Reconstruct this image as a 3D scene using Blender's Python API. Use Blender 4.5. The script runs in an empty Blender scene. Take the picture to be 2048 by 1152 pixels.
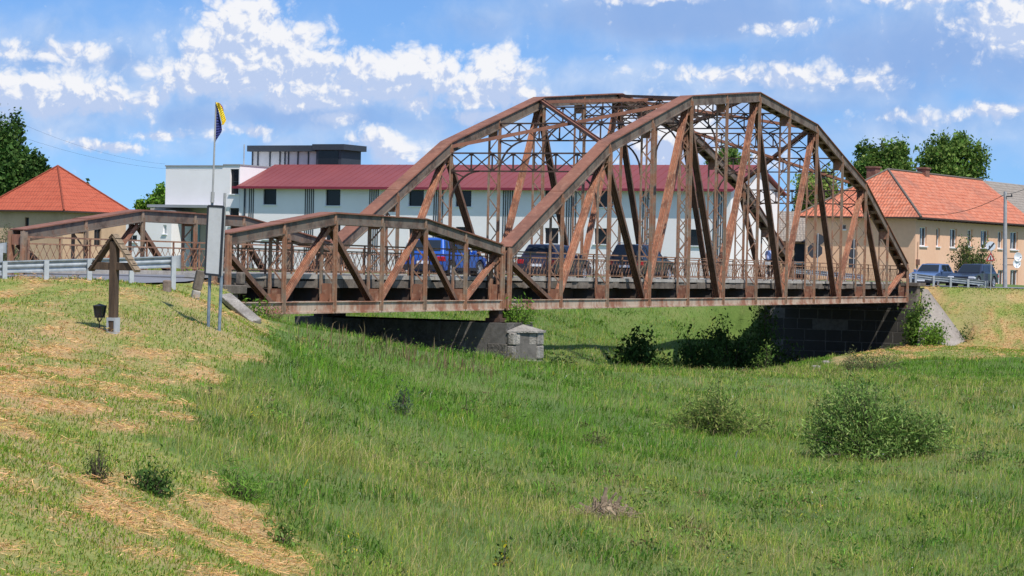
import bpy, bmesh, math, random
import numpy as np
from mathutils import Vector, Matrix

random.seed(7)
RNG = np.random.default_rng(11)
SC = bpy.context.scene
COL = SC.collection
R = math.radians

# ------------------------------------------------------------------ camera
F_PX, ROLL, PITCH = 4717.4, 0.020969, 0.01265
cR, sR, cP, sP = math.cos(ROLL), math.sin(ROLL), math.cos(PITCH), math.sin(PITCH)
fwd = Vector((0, cP, -sP)); up0 = Vector((0, sP, cP)); rt0 = Vector((1, 0, 0))
right = rt0 * cR + up0 * sR
up = up0 * cR - rt0 * sR
cam_data = bpy.data.cameras.new('camera')
cam = bpy.data.objects.new('camera', cam_data)
COL.objects.link(cam)
cam.matrix_world = Matrix(((right.x, up.x, -fwd.x, 0), (right.y, up.y, -fwd.y, 0),
                           (right.z, up.z, -fwd.z, 0), (0, 0, 0, 1)))
cam_data.sensor_width = 36
cam_data.lens = 36 * F_PX / 2048
cam_data.clip_start = 0.5
cam_data.clip_end = 8000
SC.camera = cam


def at(x, y, Y):
    """world point on the sight line of a photo measurement, Y metres out"""
    u, v = x - 1024, y - 576
    u0 = cR * u + sR * v
    v0 = -sR * u + cR * v
    d = (u0, F_PX * cP - v0 * sP, -F_PX * sP - v0 * cP)
    k = Y / d[1]
    return Vector((d[0] * k, Y, d[2] * k))


def to_px(X, Y, Z):
    y2 = Y * cP - Z * sP
    z2 = Y * sP + Z * cP
    u0 = F_PX * X / y2
    v0 = -F_PX * z2 / y2
    return 1024 + u0 * cR - v0 * sR, 576 + u0 * sR + v0 * cR


# bridge axes
BX, BY, BZ = -0.0922, 88.2957, -1.94
YAW = 0.4133
GRADE = -0.0041
BD = (math.sin(YAW), math.cos(YAW))
BN = (-math.cos(YAW), math.sin(YAW))
B_ANG = math.pi / 2 - YAW


def BW(u, t, h=0.0):
    return Vector((BX + u * BD[0] + t * BN[0], BY + u * BD[1] + t * BN[1], BZ + h + GRADE * u))


# ------------------------------------------------------------------ tagging
def tag(o, label=None, cat=None, group=None, kind=None):
    if label: o['label'] = label
    if cat: o['category'] = cat
    if group: o['group'] = group
    if kind: o['kind'] = kind
    return o


def empty(name, loc=(0, 0, 0), rz=0.0, label=None, cat=None, group=None):
    o = bpy.data.objects.new(name, None)
    o.empty_display_size = 0.3
    COL.objects.link(o)
    o.location = loc
    o.rotation_euler = (0, 0, rz)
    return tag(o, label, cat, group)


# ------------------------------------------------------------------ mesh builder
class MB:
    def __init__(s):
        s.v = []; s.f = []; s.uv = []; s.mi = []

    def face(s, pts, uv=None, mi=0):
        b = len(s.v)
        s.v += [tuple(p) for p in pts]
        s.f.append(tuple(range(b, b + len(pts))))
        s.uv.append(uv); s.mi.append(mi)

    def poly(s, pts, faces, mi=0):
        b = len(s.v)
        s.v += [tuple(p) for p in pts]
        for f in faces:
            s.f.append(tuple(b + i for i in f)); s.uv.append(None); s.mi.append(mi)

    def hexa(s, p, mi=0):      # 8 points: bottom ring 0-3, top ring 4-7
        s.poly(p, [(3, 2, 1, 0), (4, 5, 6, 7), (0, 1, 5, 4), (1, 2, 6, 5), (2, 3, 7, 6), (3, 0, 4, 7)], mi)

    def box(s, x0, x1, y0, y1, z0, z1, mi=0):
        s.hexa([(x0, y0, z0), (x1, y0, z0), (x1, y1, z0), (x0, y1, z0),
                (x0, y0, z1), (x1, y0, z1), (x1, y1, z1), (x0, y1, z1)], mi)

    def bar(s, a, b, w, d, side, mi=0):
        """rectangular bar a->b; w along 'side', d across"""
        a, b, side = Vector(a), Vector(b), Vector(side).normalized()
        ax = (b - a).normalized()
        nn = ax.cross(side).normalized()
        side = nn.cross(ax).normalized()
        p = []
        for q in (a, b):
            for (i, j) in ((-1, -1), (1, -1), (1, 1), (-1, 1)):
                p.append(q + side * (w / 2 * i) + nn * (d / 2 * j))
        s.hexa(p, mi)

    def tube(s, pts, r, n=8, mi=0, cap=True):
        pts = [Vector(p) for p in pts]
        rs = r if isinstance(r, (list, tuple)) else [r] * len(pts)
        rings = []
        for i, p in enumerate(pts):
            a = pts[max(i - 1, 0)]; b = pts[min(i + 1, len(pts) - 1)]
            ax = (b - a).normalized()
            ref = Vector((0, 0, 1)) if abs(ax.z) < 0.9 else Vector((1, 0, 0))
            e1 = ax.cross(ref).normalized(); e2 = ax.cross(e1)
            rings.append([p + e1 * (rs[i] * math.cos(2 * math.pi * k / n)) + e2 * (rs[i] * math.sin(2 * math.pi * k / n)) for k in range(n)])
        b0 = len(s.v)
        for rg in rings: s.v += [tuple(p) for p in rg]
        for i in range(len(rings) - 1):
            for k in range(n):
                k2 = (k + 1) % n
                s.f.append((b0 + i * n + k, b0 + i * n + k2, b0 + (i + 1) * n + k2, b0 + (i + 1) * n + k))
                s.uv.append(None); s.mi.append(mi)
        if cap:
            s.f.append(tuple(b0 + k for k in range(n))[::-1]); s.uv.append(None); s.mi.append(mi)
            s.f.append(tuple(b0 + (len(rings) - 1) * n + k for k in range(n))); s.uv.append(None); s.mi.append(mi)

    def prism(s, outline, z0, z1, mi=0):   # outline xy ccw
        n = len(outline)
        p = [(x, y, z0) for x, y in outline] + [(x, y, z1) for x, y in outline]
        s.poly(p, [tuple(range(n))[::-1], tuple(range(n, 2 * n))] + [(i, (i + 1) % n, n + (i + 1) % n, n + i) for i in range(n)], mi)

    def extrude(s, pts, vec, mi=0):        # planar polygon pts extruded by vec
        n = len(pts); vec = Vector(vec)
        p = [Vector(q) for q in pts] + [Vector(q) + vec for q in pts]
        s.poly(p, [tuple(range(n))[::-1], tuple(range(n, 2 * n))] + [(i, (i + 1) % n, n + (i + 1) % n, n + i) for i in range(n)], mi)

    def lathe(s, prof, c=(0, 0, 0), n=16, axis='z', mi=0):
        b0 = len(s.v)
        for (r, z) in prof:
            for k in range(n):
                a = 2 * math.pi * k / n
                q = (r * math.cos(a), r * math.sin(a), z)
                if axis == 'y': q = (q[0], q[2], q[1])
                if axis == 'x': q = (q[2], q[0], q[1])
                s.v.append((c[0] + q[0], c[1] + q[1], c[2] + q[2]))
        for i in range(len(prof) - 1):
            for k in range(n):
                k2 = (k + 1) % n
                s.f.append((b0 + i * n + k, b0 + i * n + k2, b0 + (i + 1) * n + k2, b0 + (i + 1) * n + k))
                s.uv.append(None); s.mi.append(mi)

    def build(s, name, mats, parent=None, smooth=False, angle=35, recalc=True, bevel=0, seg=2):
        me = bpy.data.meshes.new(name)
        me.from_pydata(s.v, [], s.f)
        if any(u is not None for u in s.uv):
            ul = me.uv_layers.new(name='UVMap')
            for p in me.polygons:
                u = s.uv[p.index]
                if u is None: continue
                for li, q in zip(p.loop_indices, u): ul.data[li].uv = q
        mats = mats if isinstance(mats, (list, tuple)) else [mats]
        for m in mats: me.materials.append(m)
        if len(mats) > 1:
            me.polygons.foreach_set('material_index', s.mi)
        if recalc:
            bm = bmesh.new(); bm.from_mesh(me)
            bmesh.ops.recalc_face_normals(bm, faces=bm.faces[:])
            bm.to_mesh(me); bm.free()
        if smooth or bevel:
            me.polygons.foreach_set('use_smooth', [True] * len(me.polygons))
            if not bevel: me.set_sharp_from_angle(angle=R(angle))
        o = bpy.data.objects.new(name, me)
        COL.objects.link(o)
        if parent: o.parent = parent
        if bevel:
            md = o.modifiers.new('bevel', 'BEVEL'); md.width = bevel; md.segments = seg; md.limit_method = 'ANGLE'; md.angle_limit = R(25)
            md.harden_normals = True
        return o


def arr_mesh(name, verts, faces, mat, cols=None, parent=None, smooth=False):
    """big mesh from numpy arrays (faces: M x k)"""
    me = bpy.data.meshes.new(name)
    nv, nf, k = len(verts), len(faces), faces.shape[1]
    me.vertices.add(nv)
    me.vertices.foreach_set('co', np.ascontiguousarray(verts, dtype=np.float32).ravel())
    me.loops.add(nf * k)
    me.loops.foreach_set('vertex_index', np.ascontiguousarray(faces, dtype=np.int32).ravel())
    me.polygons.add(nf)
    me.polygons.foreach_set('loop_start', np.arange(0, nf * k, k, dtype=np.int32))
    try: me.polygons.foreach_set('loop_total', np.full(nf, k, dtype=np.int32))
    except Exception: pass
    if smooth: me.polygons.foreach_set('use_smooth', np.ones(nf, dtype=bool))
    if cols is not None:
        ca = me.color_attributes.new('Col', 'FLOAT_COLOR', 'POINT')
        c4 = np.ones((nv, 4), dtype=np.float32); c4[:, :3] = cols
        ca.data.foreach_set('color', c4.ravel())
    me.update(calc_edges=True)
    me.materials.append(mat)
    o = bpy.data.objects.new(name, me)
    COL.objects.link(o)
    if parent: o.parent = parent
    return o


def copy_tree(o, parent=None):
    c = o.copy(); COL.objects.link(c); c.parent = parent
    for ch in list(o.children): copy_tree(ch, c)
    return c


# ------------------------------------------------------------------ materials
def lin(r, g, b):
    f = lambda c: (c / 255 / 12.92) if c / 255 <= 0.04045 else ((c / 255 + 0.055) / 1.055) ** 2.4
    return (f(r), f(g), f(b))


def new_mat(name):
    m = bpy.data.materials.new(name); m.use_nodes = True
    nt = m.node_tree
    return m, nt, nt.nodes['Principled BSDF']


def noise(nt, scale, detail=4, rough=0.55, vec=None, dist=0.0):
    n = nt.nodes.new('ShaderNodeTexNoise')
    n.inputs['Scale'].default_value = scale; n.inputs['Detail'].default_value = detail
    n.inputs['Roughness'].default_value = rough; n.inputs['Distortion'].default_value = dist
    if vec is not None: nt.links.new(vec, n.inputs['Vector'])
    return n


def ramp(nt, fac, stops):
    r = nt.nodes.new('ShaderNodeValToRGB')
    el = r.color_ramp.elements
    while len(el) < len(stops): el.new(0.5)
    for e, (p, c) in zip(el, stops):
        e.position = p; e.color = (*c, 1)
    nt.links.new(fac, r.inputs['Fac'])
    return r.outputs['Color']


def mixc(nt, fac, a, b, mode='MIX'):
    m = nt.nodes.new('ShaderNodeMix'); m.data_type = 'RGBA'; m.blend_type = mode
    for sock, val in ((m.inputs[0], fac), (m.inputs[6], a), (m.inputs[7], b)):
        if hasattr(val, 'node'): nt.links.new(val, sock)
        elif isinstance(val, (int, float)): sock.default_value = val
        else: sock.default_value = (*val, 1)
    return m.outputs[2]


def math_n(nt, op, a, b=0.0, c=None):
    m = nt.nodes.new('ShaderNodeMath'); m.operation = op
    for i, val in enumerate((a, b, c)):
        if val is None: continue
        if hasattr(val, 'node'): nt.links.new(val, m.inputs[i])
        else: m.inputs[i].default_value = val
    return m.outputs[0]


def maprange(nt, val, a, b, c=0.0, d=1.0, smooth=False):
    m = nt.nodes.new('ShaderNodeMapRange')
    if smooth: m.interpolation_type = 'SMOOTHSTEP'
    nt.links.new(val, m.inputs[0])
    for i, q in enumerate((a, b, c, d)): m.inputs[i + 1].default_value = q
    return m.outputs[0]


def bump(nt, bs, h, strength=0.4, dist=0.05):
    b = nt.nodes.new('ShaderNodeBump'); b.inputs['Strength'].default_value = strength; b.inputs['Distance'].default_value = dist
    nt.links.new(h, b.inputs['Height']); nt.links.new(b.outputs[0], bs.inputs['Normal'])


def objco(nt, sx=1, sy=1, sz=1):
    t = nt.nodes.new('ShaderNodeTexCoord')
    mp = nt.nodes.new('ShaderNodeMapping'); mp.inputs['Scale'].default_value = (sx, sy, sz)
    nt.links.new(t.outputs['Object'], mp.inputs['Vector'])
    return mp.outputs[0]


def noisy(name, stops, scale=2.0, rough=0.8, detail=5, bmp=0.3, bscale=None, metal=0.0, stretch=(1, 1, 1), bdist=0.03, fine=0.0):
    m, nt, bs = new_mat(name)
    co = objco(nt, *stretch)
    n = noise(nt, scale, detail, 0.6, co)
    c = ramp(nt, n.outputs['Fac'], stops)
    if fine:
        n3 = noise(nt, scale * 9, 3, 0.6, co)
        c = mixc(nt, fine, c, ramp(nt, n3.outputs['Fac'], [(0.3, (0.35, 0.35, 0.35)), (0.7, (1, 1, 1))]), 'MULTIPLY')
    nt.links.new(c, bs.inputs['Base Color'])
    bs.inputs['Roughness'].default_value = rough; bs.inputs['Metallic'].default_value = metal
    if bmp:
        n2 = noise(nt, bscale or scale * 6, 4, 0.6, co)
        bump(nt, bs, n2.outputs['Fac'], bmp, bdist)
    return m


def plain(name, c, rough=0.5, metal=0.0, var=0.08, scale=3.0, coat=0.0):
    a = tuple(x * (1 - var) for x in c); b = tuple(min(1, x * (1 + var)) for x in c)
    m = noisy(name, [(0.3, a), (0.7, b)], scale, rough, 4, 0.0, metal=metal)
    if coat: m.node_tree.nodes['Principled BSDF'].inputs['Coat Weight'].default_value = coat
    return m


RUST_D, RUST, RUST_L, RUST_O = (0.10, 0.045, 0.030), (0.20, 0.085, 0.055), (0.33, 0.145, 0.085), (0.45, 0.22, 0.12)
GREY_D, GREY_P = (0.085, 0.058, 0.042), (0.165, 0.128, 0.098)


def steel(name, base, patch, light, pscale=1.1, thr=(0.45, 0.6), streak=0.35):
    """old paint with rust blotches and vertical run-off streaks"""
    m, nt, bs = new_mat(name)
    co = objco(nt)
    n1 = noise(nt, pscale, 7, 0.65, co)
    n2 = noise(nt, pscale * 5, 5, 0.6, co)
    cst = objco(nt, 4, 4, 0.35)
    n3 = noise(nt, 1.6, 4, 0.6, cst)
    f = maprange(nt, n1.outputs['Fac'], thr[0], thr[1], 0, 1, True)
    c = mixc(nt, f, base, patch)
    f2 = maprange(nt, n2.outputs['Fac'], 0.52, 0.72, 0, 0.8)
    c = mixc(nt, f2, c, light)
    f3 = maprange(nt, n3.outputs['Fac'], 0.5, 0.7, 0, streak)
    c = mixc(nt, f3, c, RUST_D)
    nt.links.new(c, bs.inputs['Base Color'])
    bs.inputs['Roughness'].default_value = 0.75
    bump(nt, bs, n2.outputs['Fac'], 0.25, 0.02)
    return m


M = {}
M['rust_plate'] = steel('rusty_cover_plate', (0.235, 0.095, 0.056), (0.175, 0.072, 0.043), (0.29, 0.14, 0.088), 0.8, streak=0.15)
M['grey_steel'] = steel('weathered_grey_steel', GREY_P, GREY_D, (0.22, 0.12, 0.075), 1.2)
M['shaded_brace'] = steel('shaded_rust_brace', (0.165, 0.088, 0.057), (0.10, 0.057, 0.039), (0.28, 0.15, 0.09), 1.3)  # falling braces: shade of their down-turned faces put into the rust colour
M['lit_brace'] = steel('sunlit_rust_brace', (0.37, 0.155, 0.086), (0.22, 0.092, 0.053), (0.54, 0.335, 0.215), 1.4, streak=0.35)  # rising braces: sunlit copy of the rusty steel, highlights painted as pale blotches
M['post_steel'] = steel('rusty_post_steel', (0.30, 0.145, 0.083), (0.25, 0.185, 0.132), (0.45, 0.295, 0.19), 1.3, streak=0.5)
M['gusset'] = steel('orange_rust_gusset', (0.30, 0.135, 0.078), (0.21, 0.09, 0.055), (0.40, 0.25, 0.165), 1.2, streak=0.35)
M['chalk_steel'] = steel('chalky_paint_steel', (0.50, 0.38, 0.285), (0.30, 0.125, 0.07), (0.40, 0.21, 0.125), 0.8, (0.42, 0.62), 0.35)
M['dark_steel'] = steel('dark_brown_steel', (0.05, 0.032, 0.026), (0.085, 0.045, 0.03), (0.15, 0.075, 0.045), 1.0)
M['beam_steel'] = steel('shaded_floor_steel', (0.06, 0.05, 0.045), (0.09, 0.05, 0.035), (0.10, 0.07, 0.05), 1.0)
M['rail_steel'] = steel('orange_rust_railing', (0.30, 0.15, 0.085), (0.19, 0.095, 0.06), (0.42, 0.29, 0.19), 2.0)
M['concrete'] = noisy('old_concrete', [(0.3, (0.085, 0.068, 0.052)), (0.55, (0.185, 0.15, 0.118)), (0.75, (0.31, 0.265, 0.215))], 1.6, 0.9, 7, 0.5, fine=0.5)
M['kerb'] = noisy('pale_kerb_concrete', [(0.3, (0.27, 0.24, 0.205)), (0.5, (0.40, 0.365, 0.32)), (0.7, (0.50, 0.465, 0.42))], 2.4, 0.9, 6, 0.3, fine=0.3)
M['stone'] = noisy('pier_stone', [(0.3, (0.20, 0.175, 0.15)), (0.5, (0.34, 0.305, 0.265)), (0.72, (0.48, 0.44, 0.385))], 2.2, 0.9, 8, 0.9, fine=0.55, bdist=.07)
M['shaded_stone'] = noisy('shade_darkened_stone', [(0.3, (0.036, 0.032, 0.027)), (0.7, (0.052, 0.047, 0.04))], 0.7, 0.9, 7, 0.5, fine=0.2)  # abutment stone near-black: the shade under the deck is put into its colour
M['shaft_stone'] = noisy('shaded_pier_stone', [(0.3, (0.075, 0.066, 0.056)), (0.5, (0.13, 0.115, 0.098)), (0.72, (0.22, 0.20, 0.172))], 1.8, 0.9, 7, 0.8, fine=0.45, bdist=.06)  # shaft stone darker than the cutwater, painting in shade under the spans
M['mortar'] = noisy('joint_mortar', [(0.4, (0.10, 0.09, 0.08)), (0.6, (0.15, 0.135, 0.12))], 4, 0.95)
M['asphalt'] = noisy('asphalt', [(0.3, (0.17, 0.17, 0.185)), (0.7, (0.23, 0.23, 0.245))], 1.2, 0.85, 6, 0.2, fine=0.25)
M['galv'] = noisy('galvanised_steel', [(0.35, (0.27, 0.30, 0.325)), (0.65, (0.40, 0.43, 0.455))], 5, 0.5, 4, 0.0, metal=0.3)
M['galv_post'] = noisy('dull_zinc_post', [(0.3, (0.36, 0.38, 0.39)), (0.7, (0.48, 0.50, 0.51))], 4, 0.6, 4, 0.1, metal=0.1)
M['old_wood'] = noisy('dark_tarred_wood', [(0.3, (0.045, 0.028, 0.018)), (0.7, (0.12, 0.075, 0.045))], 2.2, 0.9, 6, 0.5, stretch=(5, 5, 0.7))
M['shingle'] = noisy('grey_brown_board', [(0.3, (0.17, 0.12, 0.075)), (0.7, (0.36, 0.26, 0.165))], 3, 0.9, 5, 0.5, stretch=(1, 6, 6))
M['white_wall'] = noisy('white_render', [(0.3, (0.82, 0.77, 0.75)), (0.7, (0.89, 0.84, 0.82))], 0.5, 0.9, 5, 0.08, 40)
M['parapet'] = plain('grey_parapet_cap', (0.30, 0.30, 0.31), 0.6)
M['red_sheet'] = noisy('dark_red_sheet_roof', [(0.3, (0.195, 0.044, 0.042)), (0.7, (0.235, 0.056, 0.052))], 0.35, 0.55, 3, 0.0)
M['fascia_red'] = plain('red_fascia', (0.22, 0.022, 0.04), 0.5)
M['black'] = plain('black_opening', (0.012, 0.012, 0.014), 0.25)
M['charcoal'] = plain('charcoal_cladding', (0.035, 0.042, 0.052), 0.55)
M['stripe'] = plain('dark_grey_strip', (0.06, 0.062, 0.066), 0.6)
M['panel_grey'] = noisy('pale_panels', [(0.3, (0.50, 0.50, 0.48)), (0.7, (0.62, 0.62, 0.60))], 0.8, 0.8)
M['taupe'] = plain('taupe_render', (0.36, 0.33, 0.27), 0.85)
M['beige'] = noisy('ochre_render', [(0.25, (0.46, 0.30, 0.18)), (0.5, (0.58, 0.385, 0.235)), (0.75, (0.66, 0.45, 0.285))], 0.6, 0.9, 6, 0.1, fine=0.12)
M['peach'] = noisy('peach_render', [(0.25, (0.74, 0.43, 0.275)), (0.5, (0.80, 0.48, 0.31)), (0.75, (0.83, 0.53, 0.36))], 0.35, 0.9, 6, 0.1, fine=0.12)
M['white_trim'] = plain('white_trim', (0.78, 0.78, 0.78), 0.5)
M['glass_dark'] = plain('dark_window_glass', (0.02, 0.024, 0.03), 0.08)
M['glass_cyan'] = plain('pale_green_glass', (0.20, 0.33, 0.34), 0.1)
M['soffit'] = plain('dark_soffit_wood', (0.05, 0.03, 0.022), 0.9)
M['brick'] = noisy('old_chimney_brick', [(0.3, (0.12, 0.05, 0.035)), (0.7, (0.28, 0.14, 0.095))], 5, 0.9)
M['blue_door'] = plain('navy_door', (0.022, 0.03, 0.05), 0.5)
M['leaf_mat'] = None
M['trunk'] = noisy('bark', [(0.3, (0.05, 0.036, 0.026)), (0.7, (0.14, 0.105, 0.075))], 4, 0.95, 5, 0.6, stretch=(3, 3, 0.6))
M['dead_wood'] = noisy('weathered_dead_wood', [(0.3, (0.12, 0.085, 0.052)), (0.7, (0.42, 0.31, 0.205))], 5, 0.95, 5, 0.6, stretch=(2, 2, 0.6))
M['sign_back'] = noisy('sun_bleached_panel', [(0.3, (0.58, 0.575, 0.56)), (0.7, (0.68, 0.675, 0.66))], 1.6, 0.6, 6, 0.05, fine=0.12)
M['blue_pole'] = noisy('blue_painted_pole', [(0.35, (0.10, 0.145, 0.20)), (0.65, (0.22, 0.26, 0.30))], 6, 0.6, 4, 0.1)
M['grey_pole'] = noisy('grey_pole', [(0.3, (0.27, 0.27, 0.265)), (0.7, (0.40, 0.395, 0.385))], 3, 0.7)
M['sign_dark'] = plain('dark_sign_back', (0.028, 0.030, 0.036), 0.6)
M['flag_blue'] = plain('flag_blue', (0.018, 0.028, 0.16), 0.7)
M['flag_yellow'] = plain('flag_yellow', (0.80, 0.58, 0.03), 0.7)
M['flag_red'] = plain('flag_red', (0.45, 0.02, 0.04), 0.7)
M['tyre'] = plain('tyre_rubber', (0.02, 0.02, 0.022), 0.85)
M['rim'] = plain('alloy_rim', (0.45, 0.46, 0.48), 0.35, 0.6)
M['plastic'] = plain('black_plastic', (0.025, 0.025, 0.027), 0.6)
M['red_lamp'] = plain('red_lamp_lens', (0.42, 0.012, 0.02), 0.15)
M['clear_lamp'] = plain('clear_lamp_lens', (0.65, 0.66, 0.68), 0.12)
M['chrome'] = plain('chrome', (0.6, 0.61, 0.63), 0.2, 0.9)
M['car_glass'] = plain('car_window_glass', (0.018, 0.024, 0.032), 0.04)
M['skin'] = plain('skin', (0.45, 0.27, 0.19), 0.6)
M['shirt'] = noisy('pale_blue_shirt', [(0.35, (0.30, 0.36, 0.58)), (0.65, (0.40, 0.46, 0.68))], 8, 0.9)
M['trousers'] = plain('dark_trousers', (0.018, 0.020, 0.03), 0.9)
M['hair'] = plain('dark_hair', (0.02, 0.014, 0.01), 0.7)
M['sign_face'] = plain('pale_sign_face', (0.55, 0.60, 0.66), 0.4)
M['sign_red'] = plain('red_sign_border', (0.34, 0.035, 0.03), 0.45)
M['white_dish'] = plain('white_dish', (0.78, 0.78, 0.79), 0.4)
M['wire'] = plain('cable_black', (0.03, 0.03, 0.032), 0.7)


def paint(name, c):
    m = plain(name, c, 0.28, 0.15, 0.05, 2.0, coat=0.8)
    return m


M['paint_blue'] = paint('bright_blue_car_paint', (0.018, 0.095, 0.42))
M['paint_violet'] = paint('dark_plum_car_paint', (0.030, 0.026, 0.045))
M['paint_black'] = paint('black_car_paint', (0.012, 0.012, 0.017))
M['paint_silver'] = paint('silver_blue_car_paint', (0.11, 0.18, 0.34))
M['paint_navy'] = paint('dark_navy_car_paint', (0.022, 0.028, 0.05))


def tile_mat(name, cols, moss=(0.20, 0.17, 0.13), msc=0.25, mthr=(0.55, 0.72), row=0.36, colw=0.24, bstr=0.9):
    m, nt, bs = new_mat(name)
    tc = nt.nodes.new('ShaderNodeTexCoord')
    br = nt.nodes.new('ShaderNodeTexBrick')
    nt.links.new(tc.outputs['UV'], br.inputs['Vector'])
    br.inputs['Scale'].default_value = 1.0
    br.inputs['Brick Width'].default_value = colw; br.inputs['Row Height'].default_value = row
    br.inputs['Mortar Size'].default_value = 0.02; br.inputs['Mortar Smooth'].default_value = 0.3
    br.inputs['Color1'].default_value = (*cols[0], 1); br.inputs['Color2'].default_value = (*cols[1], 1)
    br.inputs['Mortar'].default_value = (*tuple(x * 0.55 for x in cols[0]), 1)
    n = noise(nt, msc, 6, 0.65, tc.outputs['UV'])
    n2 = noise(nt, 2.2, 5, 0.6, tc.outputs['UV'])
    c = mixc(nt, maprange(nt, n2.outputs['Fac'], 0.4, 0.7, 0, 0.6), br.outputs['Color'], cols[2])
    c = mixc(nt, maprange(nt, n.outputs['Fac'], mthr[0], mthr[1], 0, 0.65), c, moss)
    nt.links.new(c, bs.inputs['Base Color']); bs.inputs['Roughness'].default_value = 0.85
    sx = nt.nodes.new('ShaderNodeSeparateXYZ'); nt.links.new(tc.outputs['UV'], sx.inputs[0])
    fr = math_n(nt, 'FRACT', math_n(nt, 'DIVIDE', sx.outputs[1], row))
    wv = math_n(nt, 'ABSOLUTE', math_n(nt, 'SINE', math_n(nt, 'MULTIPLY', sx.outputs[0], math.pi / colw)))
    h = math_n(nt, 'ADD', math_n(nt, 'MULTIPLY', fr, -1.0), math_n(nt, 'MULTIPLY', wv, 0.5))
    c2 = mixc(nt, maprange(nt, fr, 0.0, 0.22, 0.5 * bstr, 0.0), c, tuple(x * .35 for x in cols[0]))
    nt.links.new(c2, bs.inputs['Base Color'])
    bump(nt, bs, h, bstr, 0.10)
    return m


M['tile_orange'] = tile_mat('orange_clay_tiles', [(0.47, 0.12, 0.055), (0.60, 0.175, 0.085), (0.66, 0.30, 0.19)], moss=(0.25, 0.12, 0.085), msc=0.16, mthr=(0.5, 0.66), row=0.42)
M['tile_red'] = tile_mat('red_clay_tiles', [(0.40, 0.078, 0.035), (0.44, 0.09, 0.042), (0.46, 0.11, 0.055)], moss=(0.33, 0.08, 0.045), bstr=0.35)
M['tile_grey'] = tile_mat('grey_weathered_tiles', [(0.26, 0.215, 0.17), (0.32, 0.27, 0.22), (0.36, 0.31, 0.26)], moss=(0.20, 0.17, 0.13))


def leaf_material(name, trans=0.3, rough=0.6):
    m, nt, bs = new_mat(name)
    a = nt.nodes.new('ShaderNodeAttribute'); a.attribute_name = 'Col'
    nt.links.new(a.outputs['Color'], bs.inputs['Base Color'])
    bs.inputs['Roughness'].default_value = rough
    bs.inputs['Specular IOR Level'].default_value = 0.08
    t = nt.nodes.new('ShaderNodeBsdfTranslucent')
    nt.links.new(a.outputs['Color'], t.inputs['Color'])
    mx = nt.nodes.new('ShaderNodeMixShader'); mx.inputs[0].default_value = trans
    nt.links.new(bs.outputs[0], mx.inputs[1]); nt.links.new(t.outputs[0], mx.inputs[2])
    nt.links.new(mx.outputs[0], nt.nodes['Material Output'].inputs['Surface'])
    return m


M['leaf'] = leaf_material('foliage')
M['grass'] = leaf_material('grass_blades', 0.35, 0.85)
M['hay'] = leaf_material('cut_hay', 0.2, 0.8)


# ------------------------------------------------------------------ terrain
def vnoise(x, y, seed=0, scale=1.0, octaves=4):
    """cheap smooth pseudo noise in about -1..1 from rotated sines"""
    r = np.random.default_rng(seed)
    x = np.asarray(x, float) / scale; y = np.asarray(y, float) / scale
    out = np.zeros(np.broadcast(x, y).shape); amp = 1.0; tot = 0
    for o in range(octaves):
        for k in range(4):
            a = r.uniform(0, 2 * np.pi); p = r.uniform(0, 2 * np.pi, 2); f = 2 ** o * r.uniform(0.8, 1.25)
            xx = x * np.cos(a) + y * np.sin(a); yy = -x * np.sin(a) + y * np.cos(a)
            out += amp * 0.5 * np.sin(xx * f + p[0] + 1.3 * np.sin(yy * f * 0.8 + p[1]))
        tot += amp; amp *= 0.55
    return out / tot


CTRL = []
for (x, y, Y) in [(0, 592, 57.5), (180, 590, 57.5), (345, 588, 59.5), (400, 602, 61), (225, 668, 52), (430, 660, 55), (0, 700, 46), (0, 800, 35),
                  (0, 900, 27.5), (0, 1000, 23), (0, 1152, 18.5), (300, 700, 50), (300, 850, 35.5), (300, 1000, 27), (300, 1152, 22),
                  (540, 690, 62), (540, 850, 41.5), (540, 1000, 32), (540, 1152, 25.5), (600, 668, 71), (700, 695, 75), (800, 718, 78), (800, 800, 58), (800, 950, 42),
                  (800, 1152, 29.5), (960, 748, 84), (1000, 850, 56), (1000, 1000, 40), (1000, 1152, 30.5), (1200, 750, 90), (1200, 850, 60),
                  (1200, 1000, 41.5), (1200, 1152, 31.2), (1480, 756, 95), (1480, 850, 64), (1480, 1000, 44), (1480, 1152, 32.5), (1750, 750, 103),
                  (1750, 850, 67), (1750, 1152, 33.2), (2048, 750, 105), (2048, 900, 57), (2048, 1152, 34), (1945, 694, 138), (2048, 708, 134),
                  (1850, 694, 137), (2048, 592, 144.5), (1900, 580, 145), (1962, 640, 141), (2048, 645, 140), (1750, 706, 119), (1680, 722, 117), (1800, 700, 128),
                  (720, 641, 112), (900, 649, 114), (800, 645, 113)]:
    p = at(x, y, Y); CTRL.append((p.x, p.y, p.z))
BANK = [(u, t, z) for u in (5, 15, 25, 35, 46) for t, z in ((3, -5.2 - .02 * u), (9.5, -5.4 - .02 * u), (13.5, -5.1), (18, -3.7), (23, -2.5), (29, -1.6))]
for (u, t, z) in BANK + [(54, 1, -6.3), (56, 6, -6.7), (-3, 5, -4.6), (-10, 4, -3.9), (-16, 4, -3.1), (-20, 4, -2.2),
                  (63, 4, -1.3), (64, 9, -1.3), (-24, 3.5, -0.95), (-20.5, -1.6, -2.0), (-21.5, 9.5, -1.4), (-18, 10, -2.0)]:
    p = BW(u, t); CTRL.append((p.x, p.y, z))
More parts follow.
